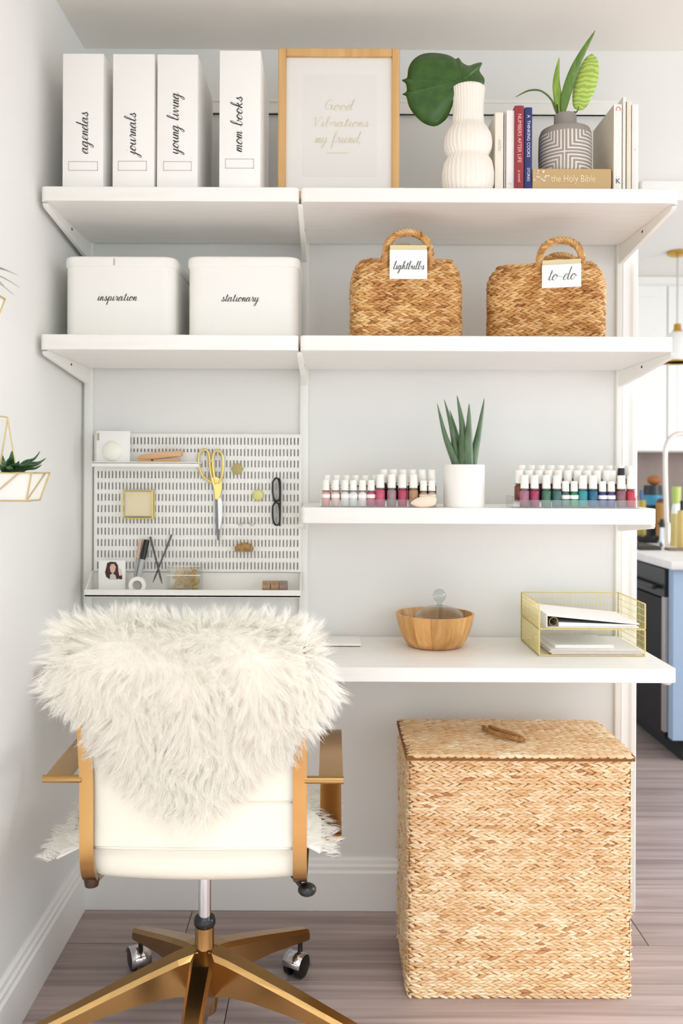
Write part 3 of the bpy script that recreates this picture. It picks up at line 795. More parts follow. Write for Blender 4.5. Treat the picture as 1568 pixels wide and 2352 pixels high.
# ---- handled baskets
def basket(cx, cy, w_, dep, h, rot, label, hpx, tagpx, word, wxy, seed):
    """hpx: handle foot spread, rise; tag: size and place on the front face"""
    R = Matrix.Rotation(rot, 3, 'Z'); C = Vector((cx, cy, SECZ)); rnd = random.Random(seed)
    TT = lambda p: C + R @ p
    r = thing('handled_basket', label, 'basket', C, 'woven baskets on the middle shelf')
    rowh = .0122; n = int(h / rowh)
    def sect(z):
        t = z / h
        k = 1.0 - .02 * t - (.0 if t < .78 else .20 * ((t - .78) / .22) ** 2.2)
        kw = 1.0 - (.0 if t < .70 else .17 * ((t - .70) / .30) ** 2.2)
        return w_ / 2 * kw, dep / 2 * k
    mb = MB()
    m_ = []
    for i in range(13):
        z = .002 + (h - .006) * i / 12; a, b = sect(z); m_.append([(p[0], p[1], z) for p in rrect(-a + .007, a - .007, -b + .007, b - .007, .035, 4)])
    nn = len(m_[0]); vs = [q for rg in m_ for q in rg]; fs = []
    for i in range(12):
        for k in range(nn): fs.append((i * nn + k, i * nn + (k + 1) % nn, (i + 1) * nn + (k + 1) % nn, (i + 1) * nn + k))
    fs.append(tuple(range(nn - 1, -1, -1))); fs.append(tuple(12 * nn + k for k in range(nn)))
    mb.add(vs, fs, TT).part('basket_core', M_CORE, r)
    for i in range(n):
        z = .006 + i * (h - .010) / (n - 1); a, b = sect(z)
        mb = MB(); braid_mesh(mb, [(p[0], p[1], z) for p in rrect(-a + .006, a - .006, -b + .006, b - .006, .036, 5)], True, None, .0172, .0142, .0043, .0062, rnd, .28, .0030, rnd.random())
        mb.v = [TT(v) for v in mb.v]; mb.part('woven_row', M_WEAVE, r, True)
    # flat woven top
    a, b = sect(h)
    mb = MB(); ny = int(2 * b / .012)
    for k in range(ny):
        y_ = -b + .01 + (2 * b - .02) * k / (ny - 1)
        braid_mesh(mb, [(-a + .01, y_, h - .003), (a - .01, y_, h - .003)], False, Vector((0, 0, 1)), .0165, .0138, .0049, .005, rnd, .38, .0033)
    mb.v = [TT(v) for v in mb.v]; mb.part('woven_top', M_WEAVE, r, True, kind='stuff')
    hw, rise, hx, zfoot = hpx
    for yy in (-b - .004, b + .0):
        mb = MB(); pts = []
        for k in range(19):
            an = PI * k / 18
            pts.append((hx - hw * math.cos(an) * (1 if abs(math.cos(an)) < .98 else 1), yy + .004 * math.sin(an), h - .012 + rise * (max(0, math.sin(an)) ** .62)))
        pts = [(hx - hw, yy - .003, zfoot)] + pts + [(hx + hw, yy - .003, zfoot)]
        mb.tube(pts, .0085, 8)
        base_pts = path_samples(pts, .0085, False)
        for (p, t) in base_pts:      # twisted binding
            for an in (0, 2.1, 4.2):
                n0 = t.orthogonal().normalized(); b0 = t.cross(n0); n1 = n0 * math.cos(an) + b0 * math.sin(an); b1 = t.cross(n1)
                ax = (t * .75 + b1 * .66).normalized(); vv = n1.cross(ax); base = len(mb.v)
                for q in SPV: mb.v.append(p + n1 * .0065 + ax * q[0] * .0095 + vv * q[1] * .004 + n1 * q[2] * .0038)
                mb.f += [tuple(i_ + base for i_ in f) for f in SPF]
        mb.v = [TT(v) for v in mb.v]; mb.part('rope_handle', M_WEAVE, r, True)
    # card tag
    tx, tz, tw, thh = tagpx
    mb = MB().box(tx - tw / 2, tx + tw / 2, -b - .022, -b - .0195, tz - thh / 2, tz + thh / 2, .0006, 1, TT); tg = mb.part('card_tag', M_PAPER, r)
    MB().box(tx - tw / 2 + .001, tx + tw / 2 - .001, -b - .0193, -b - .0165, tz + thh / 2 - .006, tz + thh / 2 + .012, .0006, 1, TT).part('tag_clip', mat('straw_tab', 'DCCFA4', .6), r)
    mb = MB(); script(mb, word, (tx - wxy[0] / 2, -b - .0224, tz - wxy[1]), (1, 0, 0), (0, 0, 1), wxy[0], .0010, height=wxy[2]); mb.v = [TT(v) for v in mb.v]
    mb.part('lettering', mat('slate_ink', '6B6E70', .7), tg, 0)
pB = W(928, 770, 2.16)
basket(pB.x, 2.155, .273, .17, .190, 0.0, 'woven basket with card tag lettered lightbulbs', (.054, .078, .002, .140), (.0015, .173, .090, .070), 'lightbulbs', (.074, .012, .0095), 5)
pB = W(1272, 770, 2.17)
basket(pB.x - .018, 2.19, .288, .19, .188, -0.24, 'woven basket with card tag lettered to-do, turned sideways', (.050, .068, .036, .140), (.038, .152, .092, .056), 'to-do', (.066, .010, .0145), 9)

# ================================================================ PEGBOARD
pd = 2.418
a = W(218, 1312, pd); b = W(690, 1000, pd)
px0, px1, pz0, pz1 = a.x, b.x, a.z, b.z
r = thing('pegboard', 'white slotted metal pegboard between two wall uprights', 'pegboard', ((px0 + px1) / 2, pd, pz0))
vs = []; fs = []
cols, rows = 57, 12
gx0 = W(226, 1100, pd).x; gx1 = W(684, 1100, pd).x; px_ = (gx1 - gx0) / (cols - 1); sw = .0041
zr = [W(450, 1013 + 26.0 * k, pd).z for k in range(rows)]; sh = .0195
def quad(x0, x1, z0, z1):
    n = len(vs); vs.extend([(x0, pd, z0), (x1, pd, z0), (x1, pd, z1), (x0, pd, z1)]); fs.append((n, n + 1, n + 2, n + 3))
edges_z = [pz1]
for z in zr:
    quad(px0, px1, z + sh / 2, edges_z[-1]); edges_z.append(z - sh / 2)
    xx = px0
    for c_ in range(cols):
        x = gx0 + c_ * px_; quad(xx, x - sw / 2, z - sh / 2, z + sh / 2); xx = x + sw / 2
    quad(xx, px1, z - sh / 2, z + sh / 2)
quad(px0, px1, pz0, edges_z[-1])
o = MB().add(vs, fs).part('slotted_panel', M_METALW, r, 0)
md = o.modifiers.new('thickness', 'SOLIDIFY'); md.thickness = .0016; md.offset = 1
MB().box(px0 - .003, px0, pd - .001, WALL - .002, pz0, pz1).box(px1, px1 + .003, pd - .001, WALL - .002, pz0, pz1).box(px0, px1, pd - .001, WALL - .002, pz1, pz1 + .003).part('board_edge', M_METALW, r)
# upper ledge
ld = pd - .062
a = W(210, 1075, ld); b = W(456, 1062, ld)
LEDGE = b.z - .001
MB().box(a.x, b.x, ld, pd - .0006, LEDGE - .003, LEDGE, .0008, 1).box(a.x, b.x, ld, ld + .0025, LEDGE - .012, LEDGE + .002, .0006, 1).box(a.x, b.x, pd - .003, pd - .0006, LEDGE - .003, LEDGE + .03, .0006, 1).thing(
    'pegboard_ledge', M_METALW, 'short white ledge hooked on the upper pegboard', 'ledge')
# long lower tray
td = 2.335
a = W(193, 1370, td); b = W(690, 1356, td); TRAYZ = a.z + .006
tz1 = W(450, 1312, pd - .003).z
mb = MB().box(a.x, b.x, td, pd + .02, a.z, TRAYZ - .002).box(a.x, b.x, td, td + .004, a.z - .002, b.z, .001, 1).box(a.x, b.x, pd + .004, pd + .006, a.z, tz1 - .004)
for x in (a.x, b.x - .003):
    mb.prism([(td + .004, TRAYZ - .002), (pd + .005, TRAYZ - .002), (pd + .005, TRAYZ + .055), (pd - .02, TRAYZ + .05), (td + .004, TRAYZ + .006)], 'X', x, x + .003)
TRAYZ -= .002
mb.thing('pegboard_tray', M_METALW, 'long white shallow tray along the bottom of the pegboard', 'tray')

# --- things on the ledge
def px_scale(d): return d / F
dl = 2.375; r = thing('framed_ornament', 'white square frame with a round white dome on the ledge', 'ornament', W(258, 1062, dl).to_tuple()[:2] + (LEDGE,))
a = W(221, 1062, dl); b = W(298, 990, dl)
MB().box(a.x, b.x, dl, dl + .010, LEDGE, b.z, .0015, 2).part('square_block', M_PAPER, r)
q = W(258, 1036, dl); q.y = dl - .002; MB().ball(q, .0275, 20, (1, .55, 1)).part('white_dome', mat('pearl_white', 'F6F5EA', .25), r, True)
MB().box(a.x + .002, a.x + .008, dl - .0008, dl + .0002, b.z - .026, b.z - .006).part('side_tab', mat('taupe_print', 'B9AC9C', .7), r)
# wooden stapler
ds = 2.382; a = W(316, 1061, ds); b = W(418, 1030, ds)
r = thing('wooden_stapler', 'light wood stapler with open jaw on the ledge', 'stapler', ((a.x + b.x) / 2, ds, LEDGE))
M_LW = wood_mat('pale_maple', 'CF9F72', 'E2BB90', 'X', 1.0, .5, False)
L = b.x - a.x
mb = MB().prism([(a.x, LEDGE), (b.x - .006, LEDGE), (b.x - .008, LEDGE + .012), (a.x + .03, LEDGE + .008), (a.x + .004, LEDGE + .011)], 'Y', ds - .012, ds + .012, .001, 1); mb.part('lower_jaw', M_LW, r)
mb = MB().prism([(a.x + .001, LEDGE + .0112), (a.x + .03, LEDGE + .0086), (b.x, LEDGE + .0185), (b.x + .001, LEDGE + .034), (a.x + .06, LEDGE + .0295), (a.x + .01, LEDGE + .021)], 'Y', ds - .012, ds + .012, .0015, 2); mb.part('upper_arm', M_LW, r)
q = W(349, 1057, ds - .014); MB().tube([(q.x, ds - .0135, LEDGE + .0065), (q.x, ds - .011, LEDGE + .0065)], .0026, 10).part('pivot_pin', M_DARK, r)
# --- scissors hung on the board
dsx = pd - .012
r = thing('scissors', 'gold handled scissors hanging point down on the pegboard', 'scissors', W(497, 1240, dsx))
S = lambda px, py, o=0: W(px, py, dsx) + Vector((0, o, 0))
def loop(pts, rad, name, o):
    MB().tube(catmull([S(a_, b_, o) for a_, b_ in pts], 5), rad, 8).part(name, mat('bright_gold', 'EBD282', .3, .7), r, True)
loop([(486, 1108), (466, 1094), (457, 1070), (456, 1048), (463, 1035), (474, 1034), (480, 1046), (482, 1070), (485, 1092), (493, 1110)], .0036, 'handle_loop', 0)
loop([(502, 1110), (510, 1092), (512, 1066), (511, 1046), (504, 1036), (494, 1037), (489, 1050), (489, 1072), (492, 1095), (496, 1112)], .0036, 'handle_loop', -.003)
mb = MB(); poly = [(484, 1098), (494, 1094), (508, 1100), (510, 1118), (506, 1140), (500, 1148), (494, 1146), (492, 1125)]
mb.prism([(S(*p).x, S(*p).z) for p in poly], 'Y', dsx - .004, dsx + .002, .0008, 1); mb.part('pivot_plate', mat('bright_gold', 'EBD282', .3, .7), r)
mb = MB(); poly = [(494, 1144), (500, 1144), (502, 1180), (504, 1225), (503, 1243), (499, 1240), (495, 1200)]
mb.prism([(S(*p).x, S(*p).z) for p in poly], 'Y', dsx - .0002, dsx + .0015); mb.part('blade', mat('grey_steel', '77767A', .35, .8), r, 0)
mb = MB(); poly = [(500, 1144), (507, 1142), (511, 1160), (510, 1190), (505, 1215), (502, 1215)]
mb.prism([(S(*p).x, S(*p).z) for p in poly], 'Y', dsx - .0025, dsx - .0005); mb.part('blade', mat('bright_steel', 'E8E8E6', .3, .4), r, 0)
MB().tube([S(486, 1060, .008), S(486, 1060, -.012), S(486, 1056, -.014)], .0015, 6).tube([S(503, 1050, .008), S(503, 1050, -.012), S(503, 1046, -.014)], .0015, 6).thing('wire_hook', M_METALW, 'white double hook holding the gold scissors', 'hook')
# --- small knobs
dk = pd - .006
q = W(545, 1077, dk); mb = MB()
pr = [(q.x + .0175 * (1 if k % 2 == 0 else .78) * math.cos(PI * k / 6), q.z + .0175 * (1 if k % 2 == 0 else .78) * math.sin(PI * k / 6)) for k in range(12)]
mb.prism(pr, 'Y', dk - .008, pd - .001, .002, 2); mb.thing('flower_magnet', mat('antique_gold', 'B4A672', .5, .3), 'small antique gold flower shaped magnet on the pegboard', 'magnet')
q = W(593, 1137, dk); mb = MB()
pr = [(q.x + .0165 * math.cos(PI * k / 4 + .39), q.z + .0165 * math.sin(PI * k / 4 + .39)) for k in range(8)]
mb.prism(pr, 'Y', dk - .010, pd - .001, .005, 3); mb.thing('faceted_magnet', mat('lemon_gold', 'DAD98C', .45, .2), 'small pale yellow gold faceted magnet on the pegboard', 'magnet')
# --- square gold note holder
dn = pd - .02
a = W(284, 1190, dn); b = W(352, 1126, dn)
r = thing('note_holder', 'square pale gold wire holder with beige notes on pegboard', 'note holder', ((a.x + b.x) / 2, dn, a.z))
mb = MB()
for (p, q) in (((a.x, a.z), (b.x, a.z)), ((b.x, a.z), (b.x, b.z)), ((b.x, b.z), (a.x, b.z)), ((a.x, b.z), (a.x, a.z))):
    mb.tube([(p[0], dn - .012, p[1]), (q[0], dn - .012, q[1])], .0018, 6).tube([(p[0], pd - .003, p[1]), (q[0], pd - .003, q[1])], .0018, 6)
    mb.tube([(p[0], dn - .012, p[1]), (p[0], pd - .003, p[1])], .0018, 6)
for k in range(1, 9):
    x = a.x + (b.x - a.x) * k / 9; mb.tube([(x, dn - .012, a.z), (x, pd - .003, a.z)], .0009, 5)
mb.part('wire_frame', M_GOLDP, r)
MB().box(a.x + .005, b.x - .004, dn - .004, pd - .004, a.z + .006, b.z - .004, .0006, 1).part('note_block', mat('beige_notes', 'E9DCB8', .8), r)
# --- eyeglasses hung upright
dg = pd - .012
r = thing('eyeglasses', 'black framed eyeglasses hanging upright on the pegboard', 'glasses', W(634, 1207, dg))
G = lambda px, py, o=0: W(px, py, dg) + Vector((0, o, 0))
def rim(cy): return catmull([G(626, cy - 18), G(632, cy - 26), G(639, cy - 24), G(642, cy - 5), G(642, cy + 18), G(637, cy + 25), G(630, cy + 22), G(626, cy + 6), G(626, cy - 18)], 4)[:-1]
for cy in (1125, 1181):
    MB().tube(rim(cy), .0026, 7, closed=True).part('rim', M_BLACK, r, True)
    P = rim(cy); MB().add([p + Vector((0, .0003, 0)) for p in P], [tuple(range(len(P)))]).part('lens', clear_mat('lens_glass', 'DFDBD6', .3), r, 0)
MB().tube(catmull([G(628, 1149), G(631, 1153), G(628, 1158)], 3), .002, 6).tube(catmull([G(641, 1150), G(643, 1154), G(641, 1158)], 3), .0022, 6).part('bridge', M_BLACK, r, True)
MB().tube(catmull([G(640, 1099), G(644, 1110, -.004), G(644, 1160, -.010), G(643, 1208, -.012)], 4), .0022, 6).part('temple', M_BLACK, r, True)
# --- wire hooks
for (x, lab) in ((552, 'thin silver wire hook, the one nearer the scissors'), (578, 'thin silver wire hook, the one nearer the glasses')):
    dh = pd - .008
    MB().tube(catmull([W(x - 8, 1192, pd - .001), W(x - 7, 1200, dh), W(x, 1207, dh - .003), W(x + 7, 1200, dh), W(x + 8, 1190, pd - .001)], 4), .0011, 6).thing('wire_loop', mat('dull_wire', 'C4C2BA', .4, .7), lab, 'hook', 'empty wire hooks on the pegboard')
# --- brown clip
dc = pd - .016; a = W(538, 1268, dc); b = W(582, 1244, dc)
r = thing('hair_claw', 'brown tortoiseshell claw clip on the lower pegboard', 'hair clip', ((a.x + b.x) / 2, dc, a.z))
mcl = mat('tortoiseshell', '8A6536', .35, var='B98F4E', scale=(90, 90, 90))
q = (a + b) / 2
mb = MB(); pts = [(a.x + .002, a.z + .002), (b.x - .002, a.z + .002), (b.x, a.z + .010), (b.x - .008, b.z - .008), (q.x + .006, b.z - .003), (q.x - .01, b.z - .005), (a.x + .002, b.z - .014)]
mb.prism(pts, 'Y', dc - .012, pd - .002, .003, 2); mb.part('clip_body', mcl, r)
mb = MB()
for k in range(5): mb.tube([(a.x + .008 + k * .0095, dc - .004, a.z + .014), (a.x + .010 + k * .0095, dc - .008, b.z + .001)], [.0018, .0009], 5)
mb.part('clip_teeth', mcl, r)

# --- things in the lower tray
dp = 2.385
a = W(226, 1344, dp); b = W(288, 1287, dp)
r = thing('photo_card', 'small white photo card of a dark haired woman in tray', 'photo card', ((a.x + b.x) / 2, dp, TRAYZ))
MB().box(a.x, b.x, dp, dp + .002, TRAYZ, b.z, .0005, 1).part('card', M_PAPER, r)
def flat(name, pts, y, m):
    P = [W(px, py, dp) for px, py in pts]; mb = MB(); mb.prism([(p.x, p.z) for p in P], 'Y', y - .0003, y); mb.part(name, m, r, 0)
flat('printed_hair', [(246, 1293), (254, 1290), (266, 1291), (271, 1299), (272, 1312), (275, 1328), (268, 1331), (262, 1328), (252, 1331), (244, 1325), (241, 1315), (244, 1303)], dp, mat('hair_print', '42262A', .6))
flat('printed_face', [(255, 1296), (262, 1295), (266, 1302), (264, 1312), (259, 1318), (254, 1313), (252, 1303)], dp - .0004, mat('face_print', 'E3B9A5', .6))
flat('printed_blouse', [(253, 1320), (259, 1317), (265, 1321), (268, 1331), (252, 1331)], dp - .0004, mat('blouse_print', 'D8CCCB', .6))
flat('printed_hand', [(273, 1305), (279, 1308), (281, 1322), (275, 1325)], dp - .0001, mat('hand_print', 'F0D2C4', .6))
flat('printed_cuff', [(273, 1323), (280, 1321), (281, 1330), (274, 1331)], dp - .0004, mat('hair_print', '42262A', .6))
# tape roll
dt = 2.362; q = W(316, 1327, dt); R0 = .0235; mb = MB(); q.z = TRAYZ + R0
n = 28; vs = []; fs = []
for (rr2, yy2) in ((R0, -.007), (R0, .007), (.0135, .007), (.0135, -.007)):
    for k in range(n): vs.append((q.x + rr2 * math.cos(2 * PI * k / n), dt + yy2, q.z + rr2 * math.sin(2 * PI * k / n)))
for i in range(4):
    for k in range(n): fs.append((i * n + k, i * n + (k + 1) % n, ((i + 1) % 4) * n + (k + 1) % n, ((i + 1) % 4) * n + k))
r = thing('tape_roll', 'white roll of tape standing in the pegboard tray', 'tape roll', (q.x, dt, TRAYZ))
mb.add(vs, fs).part('tape', M_PAPER, r)
vs = [(q.x + .0133 * math.cos(2 * PI * k / n), dt + .004, q.z + .0133 * math.sin(2 * PI * k / n)) for k in range(n)]
MB().add(vs, [tuple(range(n))]).tube([vs[k] for k in range(0, n, 1)], .0006, 4, closed=True).part('tape_core', mat('tape_core_grey', 'B9B3AC', .7), r, 0)
# marker with black cap
def stick(name, p0, p1, d0, d1, parts, label, cat, group=None):
    A = W(*p0, d0); B = W(*p1, d1); A.z = max(A.z, TRAYZ + .0035)
    r = thing(name, label, cat, A, group)
    for (nm, t0, t1, ra, rb, m) in parts:
        MB().tube([A.lerp(B, t0), A.lerp(B, t1)], [ra, rb], 10).part(nm, m, r, 50)
    return r
stick('marker_pen', (318, 1330), (337, 1240), 2.385, 2.40, [('barrel', 0, .5, .0068, .0068, mat('grey_barrel', 'B8BDBE', .3)), ('grip', .5, .58, .0075, .0075, M_BLACK), ('cap', .56, 1, .0088, .0078, M_BLACK)], 'grey marker pen with thick black cap behind the tape', 'pen')
stick('makeup_brush', (309, 1335), (324, 1238), 2.392, 2.405, [('handle', 0, .55, .005, .005, mat('grey_tube', 'AFA9A6', .4)), ('tip', .55, 1, .006, .0048, mat('blush_pink', 'D9B5A4', .6))], 'pale pink tipped slim tube beside the black capped marker', 'tube')
M_GRAPH = mat('graphite_pen', '5C5D60', .35, .4)
stick('pencil', (372, 1341), (345, 1233), 2.372, 2.405, [('barrel', .12, 1, .0027, .0029, M_GRAPH), ('tip', 0, .12, .0007, .0027, M_GRAPH)], 'dark grey pencil crossing another, leaning towards the photo card', 'pencil', 'crossed pencils in the tray')
stick('pencil', (351, 1338), (394, 1228), 2.380, 2.408, [('barrel', .12, .72, .0024, .0024, M_GRAPH), ('tip', 0, .12, .0007, .0024, M_GRAPH), ('grip', .72, 1, .0031, .0024, M_GRAPH)], 'dark grey pencil crossing another, leaning towards the scissors', 'pencil', 'crossed pencils in the tray')
# clear box of gold clips
dx = 2.348; a = W(383, 1350, dx); b = W(460, 1300, dx)
r = thing('clip_box', 'clear box filled with gold paper clips in the tray', 'box', ((a.x + b.x) / 2, dx + .02, TRAYZ))
bx0, bx1, bz1 = a.x, b.x, b.z; t = .0018
MB().box(bx0, bx1, dx, dx + t, TRAYZ, bz1).box(bx0, bx1, dx + .045, dx + .045 + t, TRAYZ, bz1).box(bx0, bx0 + t, dx, dx + .046, TRAYZ, bz1).box(bx1 - t, bx1, dx, dx + .046, TRAYZ, bz1).box(bx0, bx1, dx, dx + .046, TRAYZ, TRAYZ + t).part('clear_case', M_ACRYL, r)
mb = MB().box(bx0, bx1, dx - .0004, dx + .0004, bz1 - .0265, bz1 - .0245).box(bx0, bx1, dx - .0004, dx + .0004, bz1 - .001, bz1); mb.part('case_edge', mat('clear_edge', 'F4EFDA', .3), r)
mb = MB(); rr2 = random.Random(8)
for k in range(95):
    cx_ = rr2.uniform(bx0 + .010, bx1 - .010); cy_ = rr2.uniform(dx + .006, dx + .040); cz_ = TRAYZ + .003 + (bz1 - TRAYZ - .016) * rr2.random() ** 1.3
    e = Vector((rr2.uniform(-1, 1), rr2.uniform(-.5, .5), rr2.uniform(-.7, .7))).normalized(); f = e.orthogonal().normalized(); C0 = Vector((cx_, cy_, cz_)); l = .0075; wv = .0028
    mb.tube([C0 + e * l + f * wv, C0 - e * l + f * wv, C0 - e * l * 1.1, C0 - e * l - f * wv, C0 + e * l * .8 - f * wv], .00095, 4)
mb.part('paper_clips', mat('clip_gold', 'E8C46A', .35, .3), r, True, kind='stuff')
# washi tape rolls lying side by side
for i, (pxa, hexc, lab) in enumerate(((612, 'CDA781', 'tan paper tape roll, left of three in the tray'), (632, 'C9A070', 'golden brown paper tape roll, middle of three in the tray'), (651, '9E9494', 'grey paper tape roll, right of three in the tray'))):
    dw = 2.365; q = W(pxa, 1340, dw); q.z = TRAYZ + .0185; rr3 = .0185
    mb = MB(); n = 22; vs = []; fs = []; hw = .0105
    for (r2, x2) in ((rr3, -hw), (rr3, hw), (.012, hw), (.012, -hw)):
        for k in range(n): vs.append((q.x + x2, dw + r2 * math.cos(2 * PI * k / n), q.z + r2 * math.sin(2 * PI * k / n)))
    for i2 in range(4):
        for k in range(n): fs.append((i2 * n + k, i2 * n + (k + 1) % n, ((i2 + 1) % 4) * n + (k + 1) % n, ((i2 + 1) % 4) * n + k))
    mb.add(vs, fs).thing('paper_tape', mat('tape_' + hexc, hexc, .7, var='8A6F56', scale=(40, 40, 90)), lab, 'tape roll', 'paper tape rolls in the tray')

# ================================================================ ALOE
da = 2.22; c = W(1065, 1165, da); c.z = BOTZ
r = thing('potted_aloe', 'spiky green aloe in a plain white cylinder pot', 'potted plant', c)
ph = W(1065, 1067, da).z - BOTZ; pr_ = .0525
MB().lathe([(0, 0), (pr_ - .002, 0), (pr_, .003), (pr_, ph - .002), (pr_ - .001, ph), (pr_ - .004, ph), (pr_ - .0045, ph - .004), (pr_ - .005, ph - .02), (0, ph - .02)], c, 48).part('pot', M_POT, r, 50)
MB().lathe([(0, ph - .012), (pr_ - .006, ph - .012), (pr_ - .006, ph - .018)], c, 24).part('soil', mat('potting_soil', '5A4A3C', .95), r)
for (bx_, tipx, tipy, midx, midy, wd, oy) in ((1050, 1002, 928, 1022, 1005, .0105, -.01), (1052, 1022, 916, 1040, 990, .0105, .012), (1062, 1049, 908, 1062, 985, .0140, .0), (1072, 1074, 928, 1074, 995, .013, -.014), (1082, 1113, 914, 1100, 990, .0115, .004), (1066, 1036, 940, 1052, 1000, .009, .02)):
    A = W(bx_, 1075, da); B = W(midx, midy, da); Cc = W(tipx, tipy, da)
    A.y += oy * .4; B.y += oy; Cc.y += oy * 1.5
    P = catmull([A - Vector((0, 0, .02)), A.lerp(B, .15), B, Cc], 6); N = len(P)
    MB().tube(P, [wd * 1.38 * (1 - (i / (N - 1)) ** 1.7) + .0005 for i in range(N)], 10, flat=.85).part('aloe_leaf', M_ALOE, r, True)

# ================================================================ NAIL POLISH
def polish_proto(name, rad, hb, hc, cap_m, labelled):
    r = thing(name, 'nail polish', 'bottle', (0, 0, -5))
    ROOTLOC[r.name] = Vector((0, 0, 0))
    g = MB().lathe([(0, 0), (rad - .0012, 0), (rad, .0014), (rad, hb - .005), (rad - .0018, hb - .0014), (rad * .62, hb), (rad * .62, hb + .003)], (0, 0, 0), 16).part('bottle_body', mat('polish_clear', 'E8DCDC', .12), r, 50)
    cp = MB().lathe([(rad * .86, hb + .0012), (rad * .88, hb + .003), (rad * .80, hb + hc - .002), (rad * .74, hb + hc), (0, hb + hc)], (0, 0, 0), 16).part('cap', cap_m, r, 50)
    MB().lathe([(rad * .89, hb + .0012), (rad * .89, hb + .004)], (0, 0, 0), 16).part('cap_ring', mat('cap_seam', '6E6A66', .6), cp, 50)
    if labelled:
        MB().lathe([(rad + .0003, hb * .58), (rad + .0003, hb * .98 - .005)], (0, 0, 0), 16).part('label_band', M_PAPER, r, 50)
    return r
M_CAPW = mat('white_cap', 'F4F2EC', .4); M_CAPB = mat('black_cap', '1F1F20', .35)
PRO = {'w': polish_proto('polish_bottle', .0122, .043, .038, M_CAPW, False), 'l': polish_proto('polish_bottle', .0108, .036, .030, M_CAPW, True), 'k': polish_proto('polish_bottle', .0122, .043, .038, M_CAPB, False)}
used_p = set()
ORD = ['first', 'second', 'third', 'fourth', 'fifth', 'sixth', 'seventh', 'eighth', 'ninth', 'tenth', 'eleventh', 'twelfth', 'thirteenth']
def put_polish(kind, loc, hexc, label, group):
    if kind not in used_p:
        o = PRO[kind]; used_p.add(kind); o.location = loc
    else: o = copy_tree(PRO[kind], loc)
    o['label'] = label; o['group'] = group
    for ch in o.children:
        if ch.name.startswith('bottle_body'):
            ch.material_slots[0].link = 'OBJECT'; ch.material_slots[0].material = mat('polish_' + hexc, hexc, .12)
def stair_tray(px0, px1, y0, nrows, stepd, steph, label):
    a = W(px0, 1165, y0).x; b = W(px1, 1165, y0).x; t = .0015
    mb = MB()
    for k in range(nrows):
        z = BOTZ + .002 + k * steph; ya = y0 - .014 + k * stepd
        mb.box(a, b, ya, ya + stepd, z - .002, z)
        if k: mb.box(a, b, ya - .0007, ya + .0007, z - steph, z)
    mb.box(a, b, y0 - .0165, y0 - .015, BOTZ, BOTZ + .02)
    for x in (a - t, b): mb.box(x, x + t, y0 - .0165, y0 - .014 + nrows * stepd, BOTZ, BOTZ + .03)
    mb.thing('acrylic_riser', M_ACRYL, label, 'tray', 'clear stepped trays')
STD, STH = .030, .0125
# right tray
y0 = 2.196
stair_tray(1176, 1462, y0, 3, STD, STH, 'clear stepped tray of coloured nail polish, beside the doorway')
front = [(1204, 'A06A7C', 'mauve'), (1227, '9A3556', 'raspberry'), (1254, '3F7258', 'forest green'), (1278, '3E6660', 'dark teal green'), (1298, '5C7C78', 'grey teal'), (1318, '3E9C70', 'emerald green'), (1338, '2F8F98', 'turquoise'), (1361, '1F5F86', 'ocean blue'), (1383, '4A5490', 'slate blue'), (1403, '5C5594', 'violet blue'), (1426, '8A5F66', 'dusty brown'), (1448, 'BE3648', 'bright red')]
for i, (px, h, nm) in enumerate(front):
    k = 'l' if i in (4, 5, 8, 9) else 'w'
    put_polish(k, (W(px, 1160, y0).x, y0, BOTZ + .002), h, '%s polish bottle with white cap, front row beside the doorway' % nm, 'front row of the coloured polish tray')
for row_, (yo, nm) in enumerate((('middle', 'middle'), ('back', 'back'))):
    yr = y0 + STD * (row_ + 1); zr_ = BOTZ + .002 + STH * (row_ + 1)
    for i in range(12):
        px = 1192 + i * 22.3 + (5 if row_ else 0)
        hexs = ['7A3B2C', '5E3040', '5C2A3E', '2E4E3C', '3A5A48', '2F6A5A', '1F4E5C', '203E5C', '2C3C64', '3A3460', '4A3A4A', '7A2C3A'][i]
        kk = 'k' if (row_ == 0 and i == 11) else 'w'
        xw = W(1427, 1100, yr).x if kk == 'k' else W(px, 1100, yr).x
        if row_ == 0 and i == 10: xw = W(1406, 1100, yr).x
        lab = 'black capped polish bottle standing out among the white caps' if kk == 'k' else '%s white capped bottle from the aloe side, %s row of the coloured tray' % (ORD[i], nm)
        put_polish(kk, (xw, yr, zr_ + (.006 if kk == 'k' else 0)), hexs, lab, '%s row of the coloured polish tray' % nm)
# left tray
y1_ = 2.196
stair_tray(735, 1000, y1_, 2, STD, STH, 'clear stepped tray of pink and clear polish beside the aloe')
fl = [(748, 'E2A0A0', 'rose', 'l'), (770, 'E6C4BC', 'pale blush', 'l'), (792, 'E3E4DC', 'milky clear', 'l'), (811, 'DDE2E4', 'icy clear', 'l'), (832, 'E9DEDC', 'sheer white', 'l'), (852, 'C0607E', 'orchid pink', 'l'),
      (873, 'C2506E', 'hot pink', 'w'), (899, '9C8084', 'smoky mauve', 'w'), (924, 'B23A5C', 'berry pink', 'w'), (949, 'B08A6A', 'caramel', 'w'), (972, 'C29A80', 'nude tan', 'l'), (991, 'CDB09A', 'beige', 'l')]
for i, (px, h, nm, k) in enumerate(fl):
    put_polish(k, (W(px, 1160, y1_).x, y1_, BOTZ + .002), h, '%s polish bottle, front row of the pink tray' % nm, 'front row of the pink polish tray')
